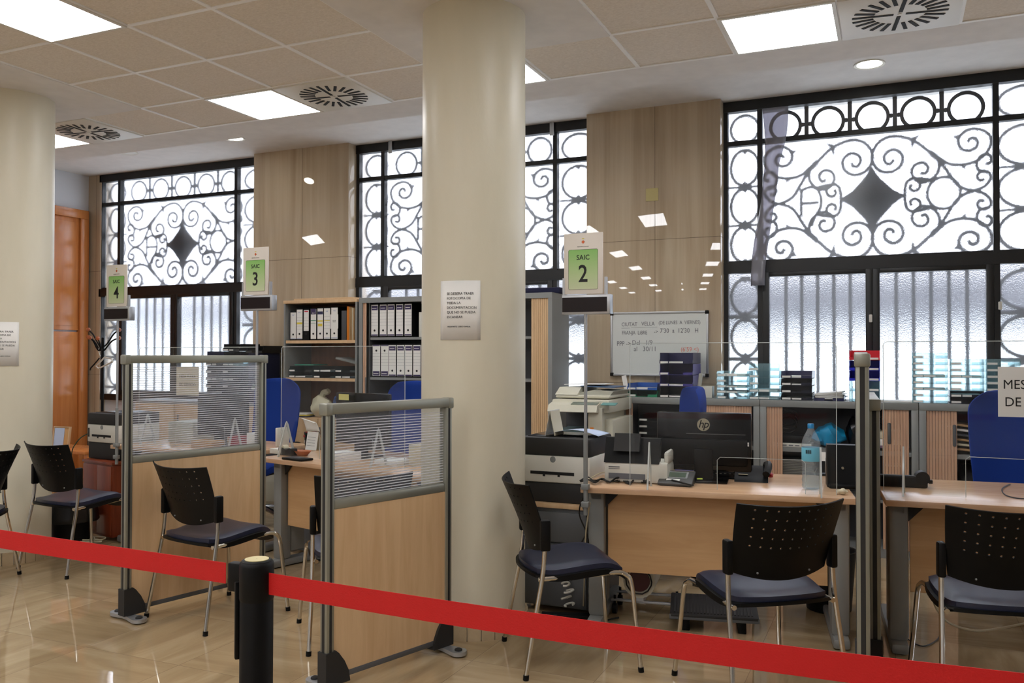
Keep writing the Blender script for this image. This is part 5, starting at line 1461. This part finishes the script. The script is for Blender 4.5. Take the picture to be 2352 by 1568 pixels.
t = thing('bowl', 'small orange brown oval bowl on desk three', 'bowl', (p.x, p.y+.03, .741), R3)
q = MB(); q.lathe([(.028, 0), (.03, .001), (.052, .030), (.056, .034), (.053, .033), (.03, .006), (.002, .004)], seg=28, cap=False).xf(Matrix.Diagonal((1.35, .9, 1, 1))); q.build('bowl_body', m_terra, t)
p = pd(697, 1030)
t = thing('mug', 'black mug with red inside and printed emblem on desk three', 'mug', (p.x-.005, p.y+.09, .741), R3)
MB().lathe([(.001, .0), (.036, 0), (.041, .02), (.047, .112), (.0465, .114), (.044, .112)], seg=28, cap=False).build('cup', m_black, t)
MB().lathe([(.044, .112), (.040, .03), (.001, .008)], seg=28, cap=False).build('inside', m_mugr, t)
q = MB(); q.tube(smooth_pts([(.043, 0, .095), (.075, 0, .09), (.082, 0, .06), (.07, 0, .035), (.041, 0, .03)], 5), .006, 8); q.build('handle', m_black, t)
q = MB(); q.ball((-.018, -.043, .085), .012, (1, .25, .8)); q.build('emblem', m_mugr, t)
text('F', .03, m_paper, t, (-.012, -.0455, .042), 'lettering', ex=.0008)
p = pd(675, 1040)
t = thing('flip_calendar', 'desk calendar with a curling white page on desk three', 'calendar', (p.x-.01, p.y+.20, .741), R3)
MB().box(-.06, .06, -.001, .001, 0, .13, 0, Matrix.Rotation(-.18, 4, 'X')).build('front_page', m_paper, t); MB().box(-.06, .06, -.001, .001, 0, .13, 0, Matrix.Translation((0, .055, 0)) @ Matrix.Rotation(.2, 4, 'X')).build('back_board', m_paper2, t)
q = MB(); q.grid(lambda u, v: (-.085+.15*u-.03*v, .03-.03*v, .125+.075*math.sin(v*1.9+.1)+.03*v*(1-u)), 6, 8); q.build('turning_page', m_paper, t, True, .0008)
q = MB()
for r in range(4): q.box(-.045, .04, -.005, -.003, .03+.02*r, .032+.02*r, 0, Matrix.Rotation(-.18, 4, 'X'))
q.build('printed_line', m_ink2, t)
p = pd(670, 1056)
t = thing('signature_pad', 'flat black signature pad at the front of desk three', 'signature pad', (p.x, p.y+.0, .741), R3)
MB().box(-.08, .12, -.02, .08, 0, .014, .005).build('housing', m_black, t); MB().box(-.03, .07, .01, .055, .0138, .0150).build('display', m_inner, t)
p = pd(616, 1044); o = MB().box(-.05, .07, 0, .12, 0, .035, .004).build('tissue_box', m_white); o.location = (p.x, p.y+.06, .741); o.rotation_euler = (0, 0, R3); tag(o, 'low white box of slips at the left end of desk three', 'box')
for k, (x_, y_, w_, h_, m, nm, lb, ct) in enumerate(((1.15, .30, .10, .13, m_paper2, 'file_box', 'cream box near the column on desk three', 'box'), (.55, .18, .16, .05, m_paper, 'paper_pile', 'white paper pile behind the low partition on desk three', 'papers'), (.98, .22, .20, .03, m_paper, 'paper_pile', 'flat papers by the cream box on desk three', 'papers'))):
    o = MB().box(-w_/2, w_/2, 0, .16, 0, h_, .003).build(nm, m); o.location = d3p(x_, y_); o.rotation_euler = (0, 0, R3); tag(o, lb, ct)
# ================================================================ DESK FOUR ITEMS (through the ribbed glazing)
mon((-4.62, 5.02, .741), math.radians(-4), .50, .32, .04, .07, 'black monitor on desk four seen through the ribbed glazing')
o = MB().box(-.06, .06, 0, .12, 0, .09, .004).build('red_box', P('red_carton', (150, 20, 34), .6)); o.location = (-4.36, 4.88, .741); tag(o, 'red carton on desk four behind the ribbed glazing', 'box')
o = MB().box(-.045, .045, 0, .10, 0, .12, .004).build('white_box', m_paper); o.location = (-4.20, 4.87, .741); tag(o, 'white carton on desk four next to the partition edge', 'box')
o = MB().box(-.10, .10, 0, .14, 0, .05, .004).build('cardboard_box', m_tan); o.location = (-4.62, 4.82, .741); tag(o, 'low cardboard box on desk four before the monitor', 'box')
o = MB().box(-.13, .13, 0, .3, 0, .16, .01).build('grey_device', m_cream2); o.location = (-5.05, 5.05, .741); tag(o, 'pale grey device on desk four left of the monitor', 'device')
o = MB().box(-.006, .012, 0, .14, 0, .14, .004).build('brochure', m_white); o.location = (-4.17, 5.1, .741); tag(o, 'upright white leaflet at the right end of desk four', 'leaflet')

# ================================================================ LEFT BACK: mahogany cabinet, printer, coat stand, bin
zm = .60
pm = at(222, 1072, Z=zm); 
t = thing('wooden_pedestal', 'dark mahogany pedestal carrying the left printer', 'pedestal', (-5.84, 4.84, 0), math.radians(-12))
MB().box(0, .42, .0, .46, .03, zm-.02, .004).build('carcass', m_mahog, t); MB().box(-.01, .43, -.012, .47, zm-.02, zm, .003).build('top_board', m_mahog, t)
for k in range(2): MB().box(.005+.206*k, .208+.206*k, -.010, .0, .05, zm-.03, .002).build('door', m_mahog, t)
pm.y = 4.80; px0 = at(200, 1050, Y=pm.y+.08)
printer((px0.x, pm.y+.08, zm+.001), math.radians(-6), .38, .38, 'white and black laser printer on the mahogany pedestal', Hc=.13, Hb=.14, Ht=.09)
cable([(px0.x+.01, pm.y+.10, zm+.20), (px0.x-.05, pm.y+.06, zm+.16), (px0.x-.12, pm.y+.05, zm+.08), (px0.x-.2, pm.y+.1, zm+.01)], .004, P('green_cable', (20, 70, 50), .5), 'dark green cable leaving the left printer')
# coat stand
pc = at(236, 800, Y=6.55)
t = thing('coat_stand', 'black coat stand with wooden knobs by the left window', 'coat stand', (pc.x, 6.55, 0))
MB().cyl((0, 0, .02), (0, 0, 1.60), .016, .014).build('pole', m_black, t)
def cs(px, py): v = at(px, py, Y=6.55); return (v.x-pc.x, v.z)
for k, ((kx, ky), (bx, by), dy) in enumerate((((203, 774), (229, 800), 0), ((212, 757), (230, 790), -.05), ((232, 776), (233, 800), -.14), ((259, 757), (243, 785), .08), ((273, 776), (240, 800), 0), ((243, 777), (238, 800), -.1))):
    a_, b_ = cs(kx, ky), cs(bx, by); q = MB()
    q.tube(smooth_pts([(0, 0, 1.50), (b_[0]*.8, dy*.3, b_[1]-.02), ((a_[0]+b_[0])/2, dy*.7, (a_[1]+b_[1])/2+.02), (a_[0], dy, a_[1])], 5), .008, 8)
    h = q.build('hook_arm', m_black, t); MB().ball((a_[0], dy, a_[1]), .022, (1.2, .8, 1)).build('knob', m_wood_knob, h)
for k in range(4):
    an = PI/4+k*PI/2; q = MB(); q.tube(smooth_pts([(0, 0, .12), (.12*math.cos(an), .12*math.sin(an), .10), (.2*math.cos(an), .2*math.sin(an), .012)], 5), .012, 8); q.build('leg', m_black, t)
# umbrella-like dark arm with hanger
q = MB(); w1 = [cs(232, 835), cs(246, 820), cs(262, 824), cs(265, 830), cs(232, 846), cs(226, 840)]
q.tube([(x, -.03, z) for x, z in w1], .008, 6, True); q.tube(smooth_pts([(cs(236, 818)[0], -.03, cs(236, 818)[1]), (cs(232, 806)[0], -.03, cs(232, 806)[1]), (cs(231, 800)[0], -.02, cs(231, 800)[1])], 4), .005, 6)
o = q.build('clothes_hanger', m_white); o.location = (pc.x, 6.55, 0); tag(o, 'white plastic clothes hangers hanging on the coat stand', 'hanger')
q = MB(); q.tube(smooth_pts([(cs(232, 822)[0], -.02, cs(232, 822)[1]), (cs(224, 834)[0], -.03, cs(224, 834)[1]), (cs(214, 845)[0], -.03, cs(214, 845)[1]), (cs(213, 850)[0], -.03, cs(213, 850)[1])], 4), .007, 6)
o = q.build('umbrella_handle', m_black); o.location = (pc.x, 6.55, 0); tag(o, 'black hooked rod hanging from the coat stand', 'hook')
# pin board / frame at left
pf = at(138, 1025, Y=5.6)
t = thing('cork_frame', 'small cork board with papers beside the left column', 'board', (pf.x, 5.6, pf.z-.02), .1)
MB().box(-.09, .09, 0, .012, 0, .20, .002, Matrix.Rotation(-.12, 4, 'X')).build('cork_panel', m_cork, t); MB().box(-.08, .035, -.005, -.003, .02, .19, 0, Matrix.Rotation(-.12, 4, 'X')).build('pinned_paper', m_bluepaper, t)
fr = MB()
for a_, b_, c_, d_ in ((-.095, .095, 0, .01), (-.095, .095, .195, .205), (-.095, -.085, 0, .2), (.085, .095, 0, .2)): fr.box(a_, b_, -.008, .016, c_, d_, .001, Matrix.Rotation(-.12, 4, 'X'))
fr.build('frame', m_beech, t)
t = thing('side_table', 'small pine table behind the left column', 'table', (pf.x-.2, 5.52, 0))
MB().box(-.1, .62, 0, .4, pf.z-.05, pf.z-.022, .003).build('tabletop', m_oak, t)
for x in (-.07, .57):
    for y in (.03, .35): MB().box(x, x+.04, y, y+.04, 0, pf.z-.05).build('leg', m_oak, t)
# waste bin with bag
pb_ = at(172, 1235, Z=0.02); 
t = thing('waste_bin', 'waste bin lined with a black bag under the left visitor chair', 'bin', (-5.66, 4.58, 0))
MB().lathe([(.11, 0), (.13, .005), (.16, .34)], seg=24, cap=False).build('bucket', m_black, t)
q = MB(); n = 40
q.grid(lambda u, v: ((.165+.03*v+.010*math.sin(u*PI*2*9)*(1-v)+.012*math.sin(u*PI*2*5))*math.cos(2*PI*u), (.165+.03*v+.010*math.sin(u*2*PI*9))*math.sin(2*PI*u), .37-.19*v), 40, 5)
q.build('bin_bag', m_bag, t, True, .002)
q = MB(); rnd = random.Random(8)
for k in range(4): q.tube(smooth_pts([(rnd.uniform(-.15, .15), rnd.uniform(-.1, .1), .012+.01*k) for _ in range(7)], 4), .005, 6)
o = q.build('cable_tangle', m_wcable); o.location = (-5.52, 4.62, 0); tag(o, 'tangle of pale cables on the floor left of the waste bin', 'cable')
# shredder / bits under desk four
# ================================================================ UNDER DESK TWO
pz = at(1452, 1365, Y=5.05)
t = thing('heater', 'beige oil heater on casters under desk two', 'heater', (-1.27, 4.56, 0), .12)
out = []
for k in range(13): an = PI+PI*k/12; out.append((.085*math.cos(an), .19+.085*math.sin(an)))
out += [(.085, .60), (-.085, .60)]
MB().prism(out, 'y', 0, .26).build('body', m_cream, t)
q = MB(); q.lathe([(.06, -.004), (.058, .004), (.002, .005)], seg=28).xf(Matrix.Translation((0, -.004, .20)) @ Matrix.Rotation(PI/2, 4, 'X')); q.build('round_recess', m_darkred, t)
q = MB(); q.tube([(.07*math.cos(a*.5), -.012, .20+.07*math.sin(a*.5)) for a in range(13)], .004, 6, True); q.build('wound_cord', m_cable, t)
q = MB(); q.box(-.16, .20, .03, .055, .07, .082, .003); q.box(-.16, .20, .20, .225, .07, .082, .003); q.box(-.02, .02, .03, .225, .07, .11); q.build('caster_frame', m_alu2, t)
for x in (-.14, .18):
    for y in (.042, .212):
        q = MB(); q.cyl((x-.012, y, .028), (x+.012, y, .028), .028, seg=14); q.cyl((x, y, .04), (x, y, .10), .007, seg=8); q.build('caster', m_black, t)
# footrest
pa, pb = at(1530, 1408, Z=.09), at(1730, 1412, Z=.09)
t = thing('foot_rest', 'black ribbed foot rest on the floor under desk two', 'foot rest', (pa.x+.02, pa.y, 0), math.atan2(pb.y-pa.y, pb.x-pa.x)*.6)
Wf = (pb-pa).length
q = MB(); q.box(0, Wf, 0, .30, .075, .095, .006, Matrix.Rotation(.10, 4, 'X'))
for k in range(24): q.box(.02+k*(Wf-.04)/24, .028+k*(Wf-.04)/24, .02, .28, .094, .099, 0, Matrix.Rotation(.10, 4, 'X'))
q.build('platform', m_soft, t)
MB().box(-.003, Wf+.003, -.008, .004, .066, .092, .003).build('front_edge', P('worn_edge', (84, 86, 88), .5), t)
for x in (.06, Wf-.10): MB().box(x, x+.04, .03, .27, 0, .08, .004).build('side_foot', m_black, t)
# bins
for k, (px, py, lb) in enumerate(((1908, 1380, 'black round waste bin under the right end of desk two'),)):
    p = at(px, py, Z=0); t = thing('waste_bin', lb, 'bin', (p.x, 5.16, 0)); MB().lathe([(.001, .003), (.115, 0), (.12, .004), (.145, .33), (.150, .335), (.146, .335), (.142, .33), (.116, .01), (.001, .008)], seg=32, cap=False).build('bucket', m_black, t)
# cable spine: white rings
q = MB(); pr_ = at(1270, 1365, Y=4.5)
for k in range(8):
    cz_ = .30-.038*k; q.tube([(.022*math.cos(a*.45+k*.8)+(.008 if k % 2 else -.008), .006*k+.02*math.sin(a*.45), cz_+.006*math.sin(a*.45)) for a in range(12)], .006, 6)
o = q.build('cable_organizer', m_white); o.location = (-1.63, 4.385, .03); tag(o, 'white ringed cable organiser hanging beside the pedestal', 'cable organiser')
cable([(-1.63, 4.43, .33), (-1.55, 4.40, .40), (-1.49, 4.36, .52), (-1.50, 4.30, .62)], .004, m_cable, 'black cable running into the white cable organiser')
cable([(-1.76, 4.28, .012), (-1.66, 4.32, .03), (-1.55, 4.38, .012), (-1.45, 4.36, .012), (-1.36, 4.48, .012)], .005, m_cable, 'black cable on the floor by the left leg of desk two')
o = MB().box(-.13, .13, -.03, .03, 0, .035, .006).build('power_strip', m_black); o.location = (-1.62, 4.36, 0); o.rotation_euler = (0, 0, .3); tag(o, 'black power strip on the floor by the pedestal', 'power strip')
# cables under desk one
pts = [at(px, py, Z=.006) for px, py in ((2052, 1413), (2070, 1414), (2078, 1432), (2070, 1450), (2090, 1470), (2120, 1483), (2150, 1470), (2163, 1450))]
cable([(v.x, v.y, .005) for v in pts], .003, m_cable, 'thin black cable wandering over the floor under the right desk')
pts = [at(px, py, Z=z) for px, py, z in ((2140, 1358, .3), (2150, 1395, .2), (2180, 1430, .13), (2240, 1448, .08), (2300, 1442, .08), (2370, 1428, .1))]
cable([tuple(v) for v in pts], .006, m_wcable, 'thick beige cable drooping before the chair base under the right desk')
# dark skirting under the windows is hidden; drawer unit under desk three with black ring handle
t = thing('side_unit', 'dark grey unit under desk three beside the partition', 'unit', (-3.90, 5.02, 0), R3)
MB().box(-.17, .16, -.0, .34, .03, .68, .004).build('carcass', m_dkgrey, t)
q = MB(); q.tube([(-.05+.05*math.sin(a*.35), -.01, .45+.07*math.cos(a*.35)) for a in range(10)], .008, 6); q.build('handle', m_black, t)
for k in range(3): MB().box(-.16, .15, -.012, .0, .05+.21*k, .25+.21*k, .003).build('drawer', m_dkgrey, t)

# ================================================================ QUEUE BARRIER
pst = at(590, 1282, D=1.90)
t = thing('queue_post', 'black retractable belt barrier post in the foreground', 'barrier post', (pst.x, pst.y, 0))
zt = pst.z
MB().lathe([(.036, .02), (.036, zt-.012), (.033, zt-.004), (.030, zt-.002)], seg=40, cap=False).build('tube', m_black, t)
MB().lathe([(.001, zt-.002), (.030, zt-.002), (.036, zt-.008), (.0375, zt-.014), (.0375, zt-.085), (.036, zt-.09)], seg=40, cap=False).build('head', m_black, t)
MB().lathe([(.026, zt-.0018), (.026, zt-.0005), (.001, zt-.0004)], seg=32, cap=False).build('cap_disc', P('cream_sticker', (204, 190, 140), .5), t)
MB().lathe([(.001, .022), (.05, .022), (.15, .012), (.165, .006), (.165, 0)], seg=40, cap=False).build('base', m_black, t)
ld = (at(530, 1318, D=1.93)-pst); ld.z = 0; ld.normalize()
ang = math.atan2(ld.y, ld.x)
q = MB(); q.box(.030, .074, -.011, .011, zt-.078, zt-.014, .004, Matrix.Rotation(ang, 4, 'Z')); q.build('belt_clip', m_black, t)
q = MB(); q.box(.032, .044, -.022, -.01, zt-.22, zt-.05, .003, Matrix.Rotation(ang+.9, 4, 'Z')); q.build('side_rail', m_black, t)
def belt(P3, h, label):
    q = MB(); n = len(P3)
    A = []
    for p, hh in P3:
        A.append((q.bm.verts.new(p), q.bm.verts.new(p-Vector((0, 0, hh)))))
    for a_, b_ in zip(A, A[1:]): q.bm.faces.new((a_[0], b_[0], b_[1], a_[1]))
    o = q.build('belt_tape', m_red, None, False, .0012); return tag(o, label, 'belt')
def bez(p0, p1, sag, n=24):
    return [(p0.lerp(p1, k/n)-Vector((0, 0, sag*4*(k/n)*(1-k/n))), .047) for k in range(n+1)]
L0 = at(519, 1292, D=1.96); L1 = at(0, 1216, D=2.2); L2 = L1+(L1-L0)*.5
belt(bez(L0, L2, .0), .047, 'red barrier belt stretching left from the black post')
R0 = at(620, 1308, D=1.885); R0 = Vector((pst.x+.034, pst.y-.004, at(627, 1310, D=1.9).z)); R1 = at(2352, 1537, D=1.27); R2 = R1+(R1-R0)*.15
belt(bez(R0, R2, .012), .047, 'long red barrier belt stretching right from the black post')
